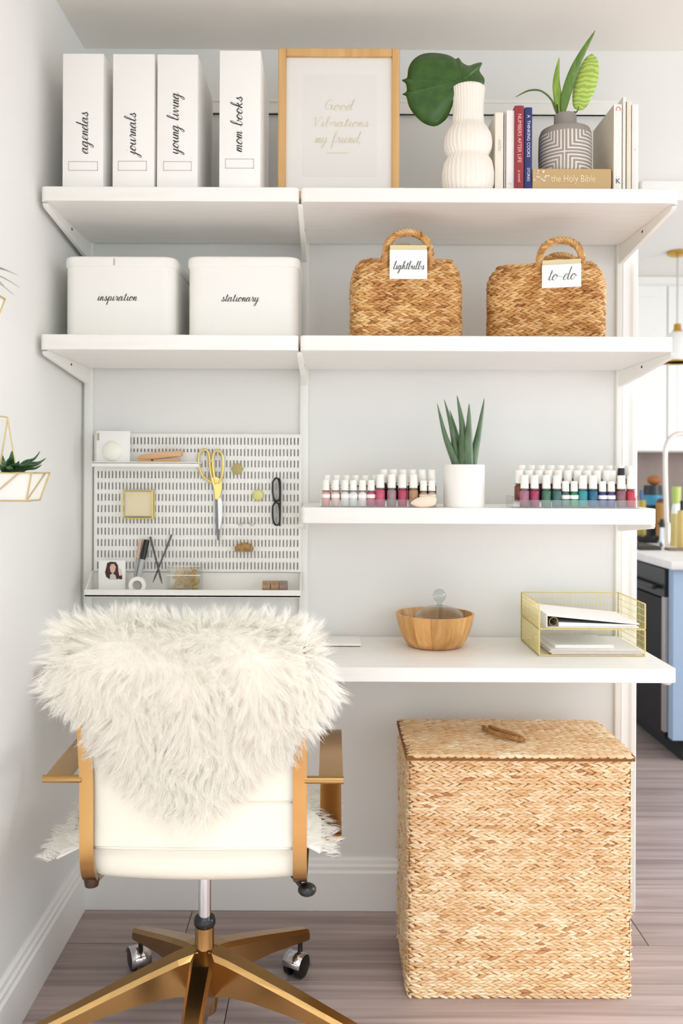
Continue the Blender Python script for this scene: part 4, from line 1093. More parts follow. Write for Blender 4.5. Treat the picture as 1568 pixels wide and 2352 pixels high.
for i in range(12):
    px = 751 + i * 22 - (2 if i > 5 else 0); k = 'l' if i < 6 else 'w'
    hexs = ['D8B0AC', 'E0C8C0', 'DAD8D0', 'D8D8D4', 'DAC8C4', 'A8526A', '4A1424', '3E1420', '5A1228', '4A2A22', '3A2A28', '5A4238'][i]
    put_polish(k, (W(px, 1100, y1_ + STD).x, y1_ + STD, BOTZ + .002 + STH), hexs, '%s white capped bottle from the wall upright, back row of pink tray' % ORD[i], 'back row of the pink polish tray')
# cream soap in front of the pink tray
q = W(972, 1150, 2.172); mb = MB()
mb.ball((q.x, 2.1715, BOTZ + .0145), .0145, 16, (2.35, .55, 1.0), lambda p: Vector((p.x, p.y, p.z + .0 + max(-.012, (p.x - q.x) * .18)) if p.z > BOTZ + .012 else p))
mb.thing('cream_soap', mat('cream_wax', 'EFDCC8', .35), 'cream oblong soap lying before the beige polish bottles', 'soap', smooth=True)

# ================================================================ WOODEN BOWL WITH GLASS DOME
db = 2.31; c = W(998, 1478, db); c.z = DESKZ
r = thing('wooden_bowl', 'segmented light wood bowl on the desk', 'bowl', c)
# staves as parts, each a wedge of the wall
NS = 14; prof = [(.060, 0), (.071, .003), (.083, .018), (.093, .040), (.100, .064), (.1045, .088), (.0985, .088), (.093, .062), (.084, .034), (.070, .016), (.058, .012)]
for s_ in range(NS):
    a0 = 2 * PI * s_ / NS; vs = []; fs = []; K = 4; m = len(prof)
    for j in range(K + 1):
        an = a0 + (2 * PI / NS) * j / K
        for (rr_, z) in prof: vs.append((c.x + rr_ * math.cos(an), c.y + rr_ * math.sin(an), c.z + z))
    for j in range(K):
        for i in range(m): fs.append((j * m + i, (j + 1) * m + i, (j + 1) * m + (i + 1) % m, j * m + (i + 1) % m))
    fs.append(tuple(range(m))); fs.append(tuple(K * m + i for i in range(m - 1, -1, -1)))
    MB().add(vs, fs).part('bowl_stave', M_BOWL, r, 40)
MB().lathe([(0, .001), (.064, .001), (.064, .012), (0, .013)], c, 28).part('bowl_bottom', M_BOWL, r)
cl = Vector((c.x + .012, c.y, DESKZ + .0132))
g = thing('glass_dome', 'clear glass dome with ball knob sitting in the bowl', 'glass dome', cl)
MB().lathe([(.070, .05), (.071, .055), (.069, .064), (.060, .076), (.046, .086), (.028, .092), (.010, .0945), (0, .095)], cl, 36).part('dome', M_GLASS, g, True)
MB().lathe([(.0, .095), (.008, .095), (.006, .103), (.011, .107), (.016, .113), (.018, .121), (.0155, .130), (.009, .137), (0, .139)], cl, 24).part('ball_knob', M_GLASS, g, True)
MB().lathe([(.050, 0), (.066, .012), (.0705, .05), (.068, .05), (.048, .003), (0, .002)], cl, 36).part('dome_foot', M_GLASS, g, True)

# ================================================================ WIRE LETTER TRAY
fd, rd = 2.186, 2.392; lx0 = W(1238, 1500, fd).x; lx1 = W(1481, 1500, fd).x
M_WIRE = mat('gold_wire', 'EBDC96', .4, .35)
def wire_tier(z0, z1, label):
    r = thing('letter_tray', label, 'letter tray', ((lx0 + lx1) / 2, (fd + rd) / 2, z0), 'stacked gold wire letter trays')
    def panel(name, A, B, C, D, nu, nv, th=.0007):
        A, B, C, D = map(Vector, (A, B, C, D)); mb = MB()
        for i in range(nu + 1):
            t = i / nu; mb.tube([A.lerp(B, t), D.lerp(C, t)], .0017 if i in (0, nu) else th, 4)
        for j in range(nv + 1):
            t = j / nv; mb.tube([A.lerp(D, t), B.lerp(C, t)], .0017 if j in (0, nv) else th, 4)
        mb.part(name, M_WIRE, r, 0)
    panel('wire_side', (lx0, fd, z0), (lx0, rd, z0), (lx0, rd, z1), (lx0, fd, z1), 22, 6)
    panel('wire_side', (lx1, fd, z0), (lx1, rd, z0), (lx1, rd, z1), (lx1, fd, z1), 20, 4)
    panel('wire_back', (lx0, rd, z0), (lx1, rd, z0), (lx1, rd, z1), (lx0, rd, z1), 27, 4, .0005)
    panel('wire_floor', (lx0, fd, z0), (lx1, fd, z0), (lx1, rd, z0), (lx0, rd, z0), 27, 10, .0006)
    return r
T0 = DESKZ + .002; T1 = .8405
wire_tier(T0, .837, 'lower gold wire letter tray on the desk, holding loose papers')
wire_tier(T1, .905, 'upper gold wire letter tray, holding a white ring binder')
rr4 = random.Random(2)
cols_ = ['F2F0EC', 'D9C9C6', 'F4F1EA', 'CFC6C0', 'F6F4F0']
z = T0 + .002
for k in range(5):
    h = .0018; dxk = rr4.uniform(-.003, .003)
    MB().box(lx0 + .030 + dxk, lx1 - .008 + dxk, fd + .004 + .002 * k, rd - .01, z, z + h).thing('paper_stack', mat('paper_' + cols_[k], cols_[k], .8), ['white paper sheet at the bottom of the lower letter tray', 'pinkish folder just above the bottom sheet in lower tray', 'ivory paper in the middle of the lower tray pile', 'grey folder near the top of the lower tray pile', 'white paper with nothing but a notepad on it, lower tray'][k], 'paper', 'papers in the lower letter tray')
    z += h + .0002
MB().box(lx0 + .048, lx1 - .070, fd + .03, rd - .04, z, z + .009, .0006, 1).thing('notepad', M_PAPER, 'thick white notepad on top of the lower tray papers', 'notepad')
# ring binder lying in the upper tray, wedge shaped, open mouth to the front
z = T1 + .0018; bx0, bx1 = lx0 + .022, lx1 - .012
r = thing('ring_binder', 'white ring binder lying open-edged in the upper letter tray', 'binder', ((bx0 + bx1) / 2, fd + .1, z))
MB().box(bx0, bx1, fd + .008, rd - .012, z, z + .0025, .0006, 1).part('bottom_cover', M_PAPER, r)
mb = MB().prism([(bx0, z + .030), (bx1, z + .0085), (bx1, z + .0115), (bx0, z + .0345)], 'Y', fd + .008, rd - .012, .0004, 1); mb.part('top_cover', M_PAPER, r)
MB().box(bx0 - .002, bx0 + .0005, fd + .008, rd - .012, z, z + .0345, .0006, 1).part('spine', M_PAPER, r)
MB().prism([(bx0 + .03, z + .003), (bx1 - .006, z + .003), (bx1 - .006, z + .0083), (bx0 + .03, z + .0135)], 'Y', fd + .012, rd - .02).part('pages', M_PAPER, r)
mb = MB()
for yy2 in (fd + .016, fd + .10):
    mb.tube([(bx0 + .018 + .011 * math.cos(2 * PI * k / 14), yy2, z + .0145 + .011 * math.sin(2 * PI * k / 14)) for k in range(14)], .0013, 6, closed=True)
mb.part('binder_rings', M_BRASS, r, True)
MB().box(bx0 + .0006, bx0 + .002, fd + .0095, rd - .014, z + .0026, z + .029).prism([(bx0 + .002, z + .0288), (bx1 - .01, z + .0086), (bx1 - .01, z + .0092), (bx0 + .002, z + .0296)], 'Y', fd + .0095, rd - .014).part('lining', M_DARK, r, 0, 'dark lining')
# thin white device by the chair
a = W(700, 1478, 2.30); b = W(829, 1470, 2.30)
r = thing('closed_notebook', 'thin white closed notebook lying on the desk by the chair', 'notebook', ((a.x + b.x) / 2, 2.30, DESKZ))
MB().box(a.x, b.x, 2.29, 2.40, DESKZ + .0022, DESKZ + .0075, .0015, 2).part('cover', M_PAPER, r)
MB().box(a.x + .002, b.x - .003, 2.293, 2.398, DESKZ, DESKZ + .0021).part('base', M_DARK, r)

# ================================================================ CHAIR
CX, CY = -0.262, 1.864
chair = thing('desk_chair', 'cream leather swivel desk chair with brushed gold frame', 'chair', (CX, CY, 0))
hw = .212
# seat sling: rises behind the sitter, turns under and runs forward
outer = [(1.700, .565), (1.696, .53), (1.692, .495), (1.694, .462), (1.708, .441), (1.74, .431), (1.85, .428), (2.0, .438), (2.08, .446), (2.10, .456)]
inner = [(2.10, .478), (2.06, .488), (1.9, .482), (1.78, .478), (1.745, .486), (1.728, .51), (1.728, .565)]
o2 = [(p.x, p.y) for p in catmull([(a, b, 0) for a, b in outer], 4)]; i2 = [(p.x, p.y) for p in catmull([(a, b, 0) for a, b in inner], 4)]
poly = o2 + i2
def bulge(p):   # belly of the sling
    t = (p.x - CX) / hw
    return Vector((p.x, p.y, p.z - .010 * (1 - t * t) * (1 if p.z < .47 else .2)))
mb = MB(); N = 14
vs = []; fs = []; m = len(poly)
for i in range(N + 1):
    x = CX - hw + .016 + (2 * hw - .032) * i / N
    for (yv, zv) in poly: vs.append(bulge(Vector((x, yv, zv))))
for i in range(N):
    for k in range(m): fs.append((i * m + k, i * m + (k + 1) % m, (i + 1) * m + (k + 1) % m, (i + 1) * m + k))
fs.append(tuple(range(m - 1, -1, -1))); fs.append(tuple(N * m + k for k in range(m)))
mb.add(vs, fs).part('seat', M_LEATHER, chair, 50)
# back panel: overlaps the sling, leans towards the room and flares at the top
bp_ = [(1.668, .507), (1.668, .56), (1.664, .64), (1.648, .74), (1.618, .84), (1.586, .92), (1.578, .938)]
bq_ = [(p.x, p.y) for p in catmull([(a, b, 0) for a, b in bp_], 5)]
vs = []; fs = []; NX = 12
for (yv, zv) in bq_:
    fl_ = min(1.0, max(0, (zv - .66) / .12)); half = hw - .012 + .034 * fl_
    for i in range(NX + 1):
        t = -1 + 2 * i / NX; vs.append((CX + half * t, yv + .006 * t * t, zv))
n1 = len(vs)
for (yv, zv) in bq_:
    fl_ = min(1.0, max(0, (zv - .66) / .12)); half = hw - .012 + .034 * fl_
    for i in range(NX + 1):
        t = -1 + 2 * i / NX; vs.append((CX + half * t, yv + .006 * t * t + .030 * (1 - abs(t) ** 6 * .7), zv + .002))
R_ = len(bq_); K_ = NX + 1
for j in range(R_ - 1):
    for i in range(NX):
        fs.append((j * K_ + i, j * K_ + i + 1, (j + 1) * K_ + i + 1, (j + 1) * K_ + i)); fs.append((n1 + j * K_ + i, n1 + (j + 1) * K_ + i, n1 + (j + 1) * K_ + i + 1, n1 + j * K_ + i + 1))
    for i in (0, NX): fs.append((j * K_ + i, (j + 1) * K_ + i, n1 + (j + 1) * K_ + i, n1 + j * K_ + i))
for i in range(NX):
    for j in (0, R_ - 1): fs.append((j * K_ + i, j * K_ + i + 1, n1 + j * K_ + i + 1, n1 + j * K_ + i))
back = MB().add(vs, fs).part('backrest', M_LEATHER, chair, 45)
MB().tube([(CX - hw + .014 + (2 * hw - .028) * i / 10, 1.6675 + .006 * (-1 + i / 5) ** 2, .508 + .0) for i in range(11)], .0026, 6).tube([(CX + .06 + (hw - .075) * i / 5, 1.6655 + .003 * (i / 5) ** 2, .598) for i in range(6)], .0012, 5).part('welt', M_LEATHER, back, True)
# gold side frames
fp = [(2.06, .450), (1.95, .434), (1.80, .420), (1.72, .424), (1.685, .440), (1.667, .470), (1.660, .52), (1.659, .60), (1.655, .66), (1.640, .74), (1.610, .84), (1.582, .915)]
fq = [(p.x, p.y) for p in catmull([(a, b, 0) for a, b in fp], 5)]
for sx in (-1, 1):
    xa = CX + sx * (hw - .007); MB().band(fq, xa - .0135, xa + .0135, -.011).part('side_frame', M_GOLD, chair, 40)
    # arm loop: bracket from the frame, forward, down and back to the seat
    xo = CX + sx * .2645; xw_ = .0235
    ap = [(1.664, .6455), (1.70, .648), (1.80, .652), (1.94, .654), (1.985, .640), (1.998, .60), (1.975, .55), (1.91, .48), (1.865, .452)]
    aq = [(p.x, p.y) for p in catmull([(a, b, 0) for a, b in ap], 5)]
    arm = MB().band(aq, xo - xw_, xo + xw_, -.008).part('armrest', M_GOLD, chair, 40)
    MB().tube([(CX + sx * .214, 1.662, .6445), (CX + sx * .289, 1.662, .6445)], .0075, 12).part('arm_bracket', M_GOLD, arm, 50)
    MB().tube([(CX + sx * .19, 1.855, .452), (CX + sx * .288, 1.855, .452)], .008, 12).part('arm_bolt', M_GOLD, arm, 50)
    if sx < 0:
        q = W(199, 2030, 1.70); MB().lathe([(0, -.010), (.013, -.010), (.015, 0), (.014, .008), (0, .008)], (CX - hw + .007, 1.70, .431), 14).part('frame_foot', mat('dark_bronze', '4A3426', .4, .6), chair, 50)
q = W(705, 2043, 1.72)
MB().ball(q, .018, 14, (1.05, 1.0, .72)).part('tilt_knob', M_BLACK, chair, True)
MB().tube([q + Vector((-.01, .0, .005)), q + Vector((-.06, .09, .02))], .005, 8).part('tilt_lever', M_BLACK, chair, True)
# pedestal
bc = Vector((-.268, CY, 0))
MB().lathe([(0, .262), (.0135, .262), (.0135, .42), (0, .42)], bc, 18).part('gas_lift', M_CHROME, chair, 50)
MB().box(bc.x - .07, bc.x + .07, CY - .08, CY + .10, .395, .43, .008, 2).part('tilt_mechanism', M_BLACK, chair)
MB().lathe([(0, .258), (.021, .258), (.0235, .262), (.0235, .272), (.021, .276), (0, .276)], bc, 20).part('collar', M_BLACK, chair, 50)
MB().lathe([(0, .075), (.026, .075), (.030, .10), (.0295, .17), (.0205, .205), (.0205, .257), (.0, .259)], bc, 24).part('hub', M_GOLD, chair, 50)
for k in range(5):
    th = -PI / 2 + 2 * PI * k / 5; u = Vector((math.cos(th), math.sin(th), 0)); v = Vector((-u.y, u.x, 0))
    vs = []; fs = []
    for (rr_, w_, zt, zb) in ((.018, .026, .212, .120), (.06, .0245, .202, .128), (.12, .0225, .183, .126), (.20, .0195, .156, .113), (.28, .017, .128, .094), (.345, .0155, .106, .078), (.356, .014, .100, .076)):
        for (s_, z_) in ((-.72, zt), (.72, zt), (1, zt - .010), (1, zb), (-1, zb), (-1, zt - .010)): vs.append(bc + u * rr_ + v * w_ * s_ + Vector((0, 0, z_)))
    for i in range(6):
        for j in range(6): fs.append((i * 6 + j, i * 6 + (j + 1) % 6, (i + 1) * 6 + (j + 1) % 6, (i + 1) * 6 + j))
    fs.append((5, 4, 3, 2, 1, 0)); fs.append(tuple(36 + j for j in range(6)))
    leg = MB().add(vs, fs).part('leg', M_GOLD, chair, 0)
    c_ = bc + u * .335
    sw_ = (.9, 2.0, 2.6, .5, 1.2)[k]; ax = Vector((math.cos(sw_), math.sin(sw_), 0)); fw_ = Vector((-ax.y, ax.x, 0)); wc = c_ + fw_ * .016 + Vector((0, 0, .0275))
    mb = MB()
    for s_ in (-1, 1): mb.tube([wc + ax * s_ * .008, wc + ax * s_ * .010, wc + ax * s_ * .021, wc + ax * s_ * .0235], [.022, .0275, .0275, .022], 18)
    mb.tube([c_ + Vector((0, 0, .035)), c_ + Vector((0, 0, .085))], .006, 8); mb.part('caster', M_BLACK, leg, 50)
    mb = MB(); hood = []
    for j in range(9):
        an = -.35 + (PI + .2) * j / 8; hood.append((math.cos(an), math.sin(an)))
    vs = []; fs = []
    for (cc, ss) in hood:
        for s_ in (-.0245, .0245): vs.append(wc + fw_ * cc * -.0295 + Vector((0, 0, ss * .0295)) + ax * s_)
    for j in range(8): fs.append((2 * j, 2 * j + 1, 2 * j + 3, 2 * j + 2))
    hd_ = mb.add(vs, fs).part('caster_hood', M_CHROME, leg, 40); md = hd_.modifiers.new('thickness', 'SOLIDIFY'); md.thickness = .0015

# ================================================================ SHEEPSKINS
def fur_mat(name, ca):
    m = bpy.data.materials.new(name); m.use_nodes = True; nt = m.node_tree; b = nt.nodes['Principled BSDF']
    b.inputs['Roughness'].default_value = .7; b.inputs['Specular IOR Level'].default_value = .2
    ge = nt.nodes.new('ShaderNodeNewGeometry'); rp = nt.nodes.new('ShaderNodeValToRGB'); nt.links.new(ge.outputs['Random Per Island'], rp.inputs[0])
    rp.color_ramp.elements[0].color = rgb('FBF9F2') + (1,); rp.color_ramp.elements[1].color = rgb('FFFEFB') + (1,)
    nt.links.new(rp.outputs[0], b.inputs['Base Color'])
    tl = nt.nodes.new('ShaderNodeBsdfTranslucent'); nt.links.new(rp.outputs[0], tl.inputs[0])
    mx = nt.nodes.new('ShaderNodeMixShader'); mx.inputs[0].default_value = .45
    out = nt.nodes['Material Output']; nt.links.new(b.outputs[0], mx.inputs[1]); nt.links.new(tl.outputs[0], mx.inputs[2]); nt.links.new(mx.outputs[0], out.inputs[0])
    return m
M_FUR = fur_mat('white_wool', 'FFFFFF')
def fur_object(roots, normals, flow, length, width, parent, nclump, clump=.7, droop=.5, seed=1):
    """wool as tapering ribbons, drawn together in locks; roots etc. are (n,3) arrays"""
    g = np.random.default_rng(seed); n = len(roots)
    L = length * g.uniform(.65, 1.2, n)[:, None]
    ci = g.choice(n, nclump, replace=False)
    # nearest lock by coarse search
    own = np.empty(n, int)
    for s in range(0, n, 2000):
        dd = ((roots[s:s + 2000, None, :] - roots[None, ci, :]) ** 2).sum(2); own[s:s + 2000] = ci[dd.argmin(1)]
    jit = g.normal(0, .35, (n, 3))
    d0 = normals * .8 + flow * .8 + jit * .25
    d0 /= np.linalg.norm(d0, axis=1)[:, None]
    cd_ = d0[own] + g.normal(0, .12, (n, 3)); lockj = g.normal(0, .48, (n, 3))[own]
    d1 = cd_ * .55 + flow[own] * .9 + lockj + np.array([0, 0, -droop]); d1 /= np.linalg.norm(d1, axis=1)[:, None]
    mid = roots + d0 * L * .45
    tip_own = mid + d1 * L * .6
    ctip = roots[own] + d0[own] * length * .45 + d1 * length * .62
    tip = tip_own * (1 - clump) + ctip * clump + g.normal(0, .0016, (n, 3))
    ts = np.linspace(0, 1, 5)
    P = ((1 - ts) ** 2)[None, :, None] * roots[:, None] + (2 * ts * (1 - ts))[None, :, None] * mid[:, None] + (ts ** 2)[None, :, None] * tip[:, None]
    wob = np.sin(ts[None, :] * 6 + g.uniform(0, 6.28, n)[:, None]) * .0016 * ts[None, :]
    sd = np.cross(tip - roots, g.normal(0, 1, (n, 3))); sd /= (np.linalg.norm(sd, axis=1)[:, None] + 1e-9)
    P += sd[:, None] * wob[:, :, None]
    wd = width * np.array([.9, 1, .85, .6, .08])
    V = np.stack([P + sd[:, None] * wd[None, :, None], P - sd[:, None] * wd[None, :, None]], 2).reshape(-1, 3)
    V -= np.array(root_loc(parent))
    base = (np.arange(n) * 10)[:, None, None]; k = np.arange(4)[None, :, None] * 2
    Fq = (base + k + np.array([0, 1, 3, 2])[None, None, :]).reshape(-1)
    me = bpy.data.meshes.new('fur'); nq = n * 4
    me.vertices.add(len(V)); me.vertices.foreach_set('co', V.astype(np.float32).ravel())
    me.loops.add(nq * 4); me.loops.foreach_set('vertex_index', Fq.astype(np.int32))
    me.polygons.add(nq); me.polygons.foreach_set('loop_start', np.arange(nq, dtype=np.int32) * 4)
    me.polygons.foreach_set('use_smooth', np.ones(nq, bool)); me.update(calc_edges=True); me.validate()
    me.materials.append(M_FUR)
    o = bpy.data.objects.new('wool', me); COL.objects.link(o); o.parent = parent; o['kind'] = 'stuff'
    return o
def surf_object(fn, nu, nv, name, m, parent, th=.004):
    vs = [fn(i / nu, j / nv) for j in range(nv + 1) for i in range(nu + 1)]; fs = []
    for j in range(nv):
        for i in range(nu): fs.append((j * (nu + 1) + i, j * (nu + 1) + i + 1, (j + 1) * (nu + 1) + i + 1, (j + 1) * (nu + 1) + i))
    o = MB().add(vs, fs).part(name, m, parent, True)
    md = o.modifiers.new('thickness', 'SOLIDIFY'); md.thickness = th; md.offset = 0
    return o
# back hide: (y, z, left x, right x) down the path from the sitter's side over the top to the hanging tip
HP = [(1.665, .800, -.49, -.03), (1.640, .880, -.495, -.02), (1.605, .945, -.495, -.03), (1.572, .955, -.485, -.045), (1.548, .925, -.495, -.022), (1.552, .880, -.514, -.004), (1.570, .835, -.508, .006), (1.592, .795, -.470, -.02), (1.612, .755, -.450, -.050), (1.628, .715, -.435, -.085), (1.640, .675, -.415, -.130), (1.646, .640, -.380, -.165), (1.648, .605, -.335, -.205), (1.648, .585, -.30, -.235)]
def hp(v):
    t = v * (len(HP) - 1); i = min(int(t), len(HP) - 2); f = t - i
    p0, p1, p2, p3 = (np.array(HP[max(0, min(len(HP) - 1, i + k))]) for k in (-1, 0, 1, 2))
    return .5 * (2 * p1 + (p2 - p0) * f + (2 * p0 - 5 * p1 + 4 * p2 - p3) * f * f + (3 * p1 - p0 - 3 * p2 + p3) * f ** 3)
def hide(u, v):
    q = hp(v); t = 2 * u - 1; x = q[2] + (q[3] - q[2]) * u
    yy = q[0] + (.045 * abs(t) ** 3 if v > .25 else -.02 * abs(t) ** 3)
    return Vector((x, yy - .012, q[1] - .012 * abs(t) ** 4 + .004 * math.sin(u * 9)))
sk = thing('sheepskin_throw', 'shaggy white sheepskin draped over the back of the desk chair', 'sheepskin', hide(.5, .99))
surf_object(lambda u, v: hide(.07 + .86 * u, .02 + .95 * v), 24, 40, 'hide', M_SKIN, sk)
def sample(fn, n, g, vlo=0, outward=1):
    U = g.random(n); V = vlo + (1 - vlo) * g.random(n); R_ = np.empty((n, 3)); N_ = np.empty((n, 3)); FL = np.empty((n, 3))
    e = .004
    for i in range(n):
        u, v = U[i], V[i]; p = fn(u, v); du = fn(min(1, u + e), v) - fn(max(0, u - e), v); dv = fn(u, min(1, v + e)) - fn(u, max(0, v - e))
        nn = du.cross(dv); nn = nn.normalized() if nn.length > 1e-12 else Vector((0, -1, 0))
        R_[i] = p; N_[i] = nn; FL[i] = dv.normalized() if dv.length > 1e-9 else (0, 0, -1)
    return U, V, R_, N_, FL
g = np.random.default_rng(3)
# wool density follows the area of the hide
U, V, R_, N_, FL = sample(hide, 48000, g)
wrow = np.array([hp(v)[3] - hp(v)[2] for v in V]); keep = g.random(len(V)) < wrow / .52
U, V, R_, N_, FL = U[keep], V[keep], R_[keep], N_[keep], FL[keep]
if N_[np.argmax(V)][1] > 0: N_ = -N_
side = (2 * U - 1)
ph1 = R_[:, 0] * 21 + R_[:, 2] * 15; ph2 = R_[:, 2] * 27 - R_[:, 0] * 12
flow = FL * .30
flow[:, 0] += np.sign(side) * np.abs(side) ** 3 * .8 + .38 * np.sin(ph1 * 1.9 + 1.7 * np.sin(ph2 * .9))
flow[:, 2] += -.22 + .25 * np.cos(ph2 * 1.7 + 1.3 * np.sin(ph1 * .7)) * (V < .8)
top = (V > .18) & (V < .36); flow[top, 2] += .55
fur_object(R_, N_, flow, .044, .0005, sk, 3600, .52, .22, 4)
# seat hide
def seat_hide(u, v):
    x = -.575 + .58 * u; t = 2 * u - 1
    zz = .494 + .002 * math.sin(u * 12)
    edge = max(0, abs(x - CX) - .20); zz -= edge * .42
    return Vector((x, 1.755 + .29 * v - .03 * abs(t) ** 2 * (1 - v), zz))
sk2 = thing('sheepskin_seat_pad', 'flat white sheepskin lying on the seat under the armrests', 'sheepskin', seat_hide(.5, .5))
surf_object(lambda u, v: seat_hide(.05 + .91 * u, v), 24, 12, 'hide', M_SKIN, sk2)
U, V, R_, N_, FL = sample(seat_hide, 6500, g)
if N_[0][2] < 0: N_ = -N_
side = 2 * U - 1; flow = np.zeros_like(R_); flow[:, 0] = np.sign(side) * np.abs(side) ** 2 * 1.0; flow[:, 1] = -.15
fur_object(R_, N_ * .6, flow, .034, .0008, sk2, 600, .6, .5, 6)

# ================================================================ WALL PLANTERS
def planter(Y0, z0, label, kind):
    xc = -.642
    r = thing('wall_planter', label, 'planter', (xc, Y0, z0), 'geometric planters on the left wall')
    hw_, bw, h = .055, .040, .056
    tp = [Vector((xc + sx * hw_, Y0 + sy * hw_, z0 + h)) for sx, sy in ((-1, -1), (1, -1), (1, 1), (-1, 1))]
    bt = [Vector((xc + sx * bw, Y0 + sy * bw, z0)) for sx, sy in ((-1, -1), (1, -1), (1, 1), (-1, 1))]
    ins = lambda p, k: Vector((xc + (p.x - xc) * k, Y0 + (p.y - Y0) * k, p.z))
    mb = MB(); q = [ins(p, .96) for p in tp] + [ins(p, .96) for p in bt]
    q = q + [ins(p, .86) for p in tp] + [ins(p, .86) + Vector((0, 0, .01)) for p in bt]
    mb.add(q, [(4, 5, 6, 7)] + [(i, (i + 1) % 4, 4 + (i + 1) % 4, 4 + i) for i in range(4)] + [(8 + i, 8 + (i + 1) % 4, 12 + (i + 1) % 4, 12 + i) for i in range(4)] + [(i, 8 + i, 8 + (i + 1) % 4, (i + 1) % 4) for i in range(4)] + [(12, 13, 14, 15)])
    mb.part('pot', M_POT, r, 0)
    mb = MB(); mg = .0016
    for i in range(4):
        mb.tube([tp[i], tp[(i + 1) % 4]], mg, 6).tube([bt[i], bt[(i + 1) % 4]], mg, 6).tube([tp[i], bt[i]], mg, 6)
        mb.tube([tp[i].lerp(tp[(i + 1) % 4], .78), bt[i]], mg * .8, 6)
    apex = Vector((XL + .004, Y0, z0 + h + .118)); apex2 = Vector((xc - .012, Y0 - .002, z0 + h + .112))
    m0 = Vector((xc - .030, Y0, z0 + h)); m1 = Vector((xc + .006, Y0, z0 + h))
    for p in (m0, m1): mb.tube([p, apex2], mg, 6)
    mb.tube([tp[0].lerp(tp[1], .5), tp[3].lerp(tp[2], .5)], mg, 6)
    mb.tube([apex2, apex], mg, 6)
    mb.part('wire_frame', mat('pale_brass', 'D9C48A', .4, .7), r, 50)
    MB().tube([(XL, Y0, apex.z), (XL + .008, Y0, apex.z)], .006, 10).part('wall_hook', mat('pale_brass', 'D9C48A', .4, .7), r, 50)
    return r, xc, z0 + h
r, xc, zt_ = planter(1.75, 1.176, 'white geometric planter with gold wire hanger and green succulent', 0)
rr5 = random.Random(12)
for k in range(11):
    an = -1.5 + 3.0 * k / 10 if k < 7 else rr5.uniform(0, 6.3); L = rr5.uniform(.045, .072); lift = rr5.uniform(.004, .022) + (.01 if k > 6 else 0)
    A = Vector((xc - .01 + .012 * math.cos(an), 1.75 + .012 * math.sin(an), zt_ - .004 + .004 * (k % 3))); u = Vector((math.cos(an), math.sin(an), 0))
    P = catmull([A, A + u * L * .4 + Vector((0, 0, lift * .5 + .006)), A + u * L * .8 + Vector((0, 0, lift * .8 + .004)), A + u * L * 1.05 + Vector((0, 0, lift * 1.25 + .006))], 4); N = len(P)
    MB().tube(P, [.0085 * (1 - (i / (N - 1)) ** 1.7) + .0007 for i in range(N)], 8, flat=.5).part('succulent_leaf', mat('succulent_green', '3F6A3C', .4, var='2F5230', scale=(60, 60, 60)), r, True)
MB().ball((xc, 1.75, zt_ - .012), .042, 14, (1, 1, .4)).part('gravel', mat('grey_gravel', '9A9A98', .9, var='6F6F70', scale=(200, 200, 200)), r, True)
r, xc, zt_ = planter(1.50, 1.4895, 'upper geometric planter with wispy air plant on the left wall', 1)
for k, (tx, ty) in enumerate(((45, 660), (42, 632), (33, 678), (20, 622), (-20, 640), (10, 655), (-30, 670))):
    A = Vector((xc + .004, 1.50, zt_ - .004)); Bp = W(tx, ty, 1.50 + (k % 3 - 1) * .02)
    M_ = A.lerp(Bp, .5) + Vector((0, 0, .028))
    P = catmull([A, M_, Bp], 7); N = len(P)
    MB().tube(P, [.0042 * (1 - (i / (N - 1)) ** 1.3) + .0005 for i in range(N)], 7, flat=.4).part('air_plant_leaf', mat('grey_green_leaf', '7E8C78', .5), r, True)

# ================================================================ KITCHEN BEYOND THE OPENING
KX, KY = 1.45, 3.66; KZ = .862
MB().box(KX - .02, 3.3, KY - .03, 5.598, KZ - .035, KZ, .004, 2).thing('worktop', mat('pale_quartz', 'EFEBE8', .3, var='E4DFDC', scale=(14, 14, 14)), 'pale stone kitchen worktop beyond the doorway', 'worktop')
r = thing('base_cabinet', 'blue grey kitchen cabinet below the pale worktop', 'cabinet', (KX + .6, KY + .5, 0))
MB().box(KX, 3.28, KY, KY + .05, .10, KZ - .036, .002, 1).part('end_panel', mat('blue_grey_paint', '9DB2CC', .45), r)
MB().box(KX + .05, 3.2, KY + .05, 5.59, 0.10, KZ - .036).part('carcass', mat('blue_grey_paint', '9DB2CC', .45), r)
MB().box(KX + .06, 3.2, KY + .05, 5.55, 0.0, .099).part('toe_kick', mat('toe_black', '1A1A1C', .7), r)
r = thing('dishwasher', 'black dishwasher with steel edge strip under the worktop', 'dishwasher', (KX, KY + .4, .09))
MB().box(KX - .012, KX + .049, KY + .056, KY + .72, .09, .69, .003, 1).part('door', mat('dark_appliance', '151012', .5, spec=.25), r)
MB().box(KX - .014, KX + .049, KY + .056, KY + .72, .695, KZ - .04, .003, 1).part('control_panel', M_BLACK, r)
MB().tube([(KX - .034, KY + .12, .735), (KX - .034, KY + .66, .735)], .011, 10).box(KX - .034, KX - .012, KY + .13, KY + .145, .728, .742).box(KX - .034, KX - .012, KY + .635, KY + .65, .728, .742).part('handle', mat('black_steel', '34323A', .25, .7), r, 50)
MB().box(KX - .016, KX + .02, KY + .053, KY + .085, .12, .70, .002, 1).part('steel_strip', mat('satin_steel', 'B9B0AD', .35, .7), r)
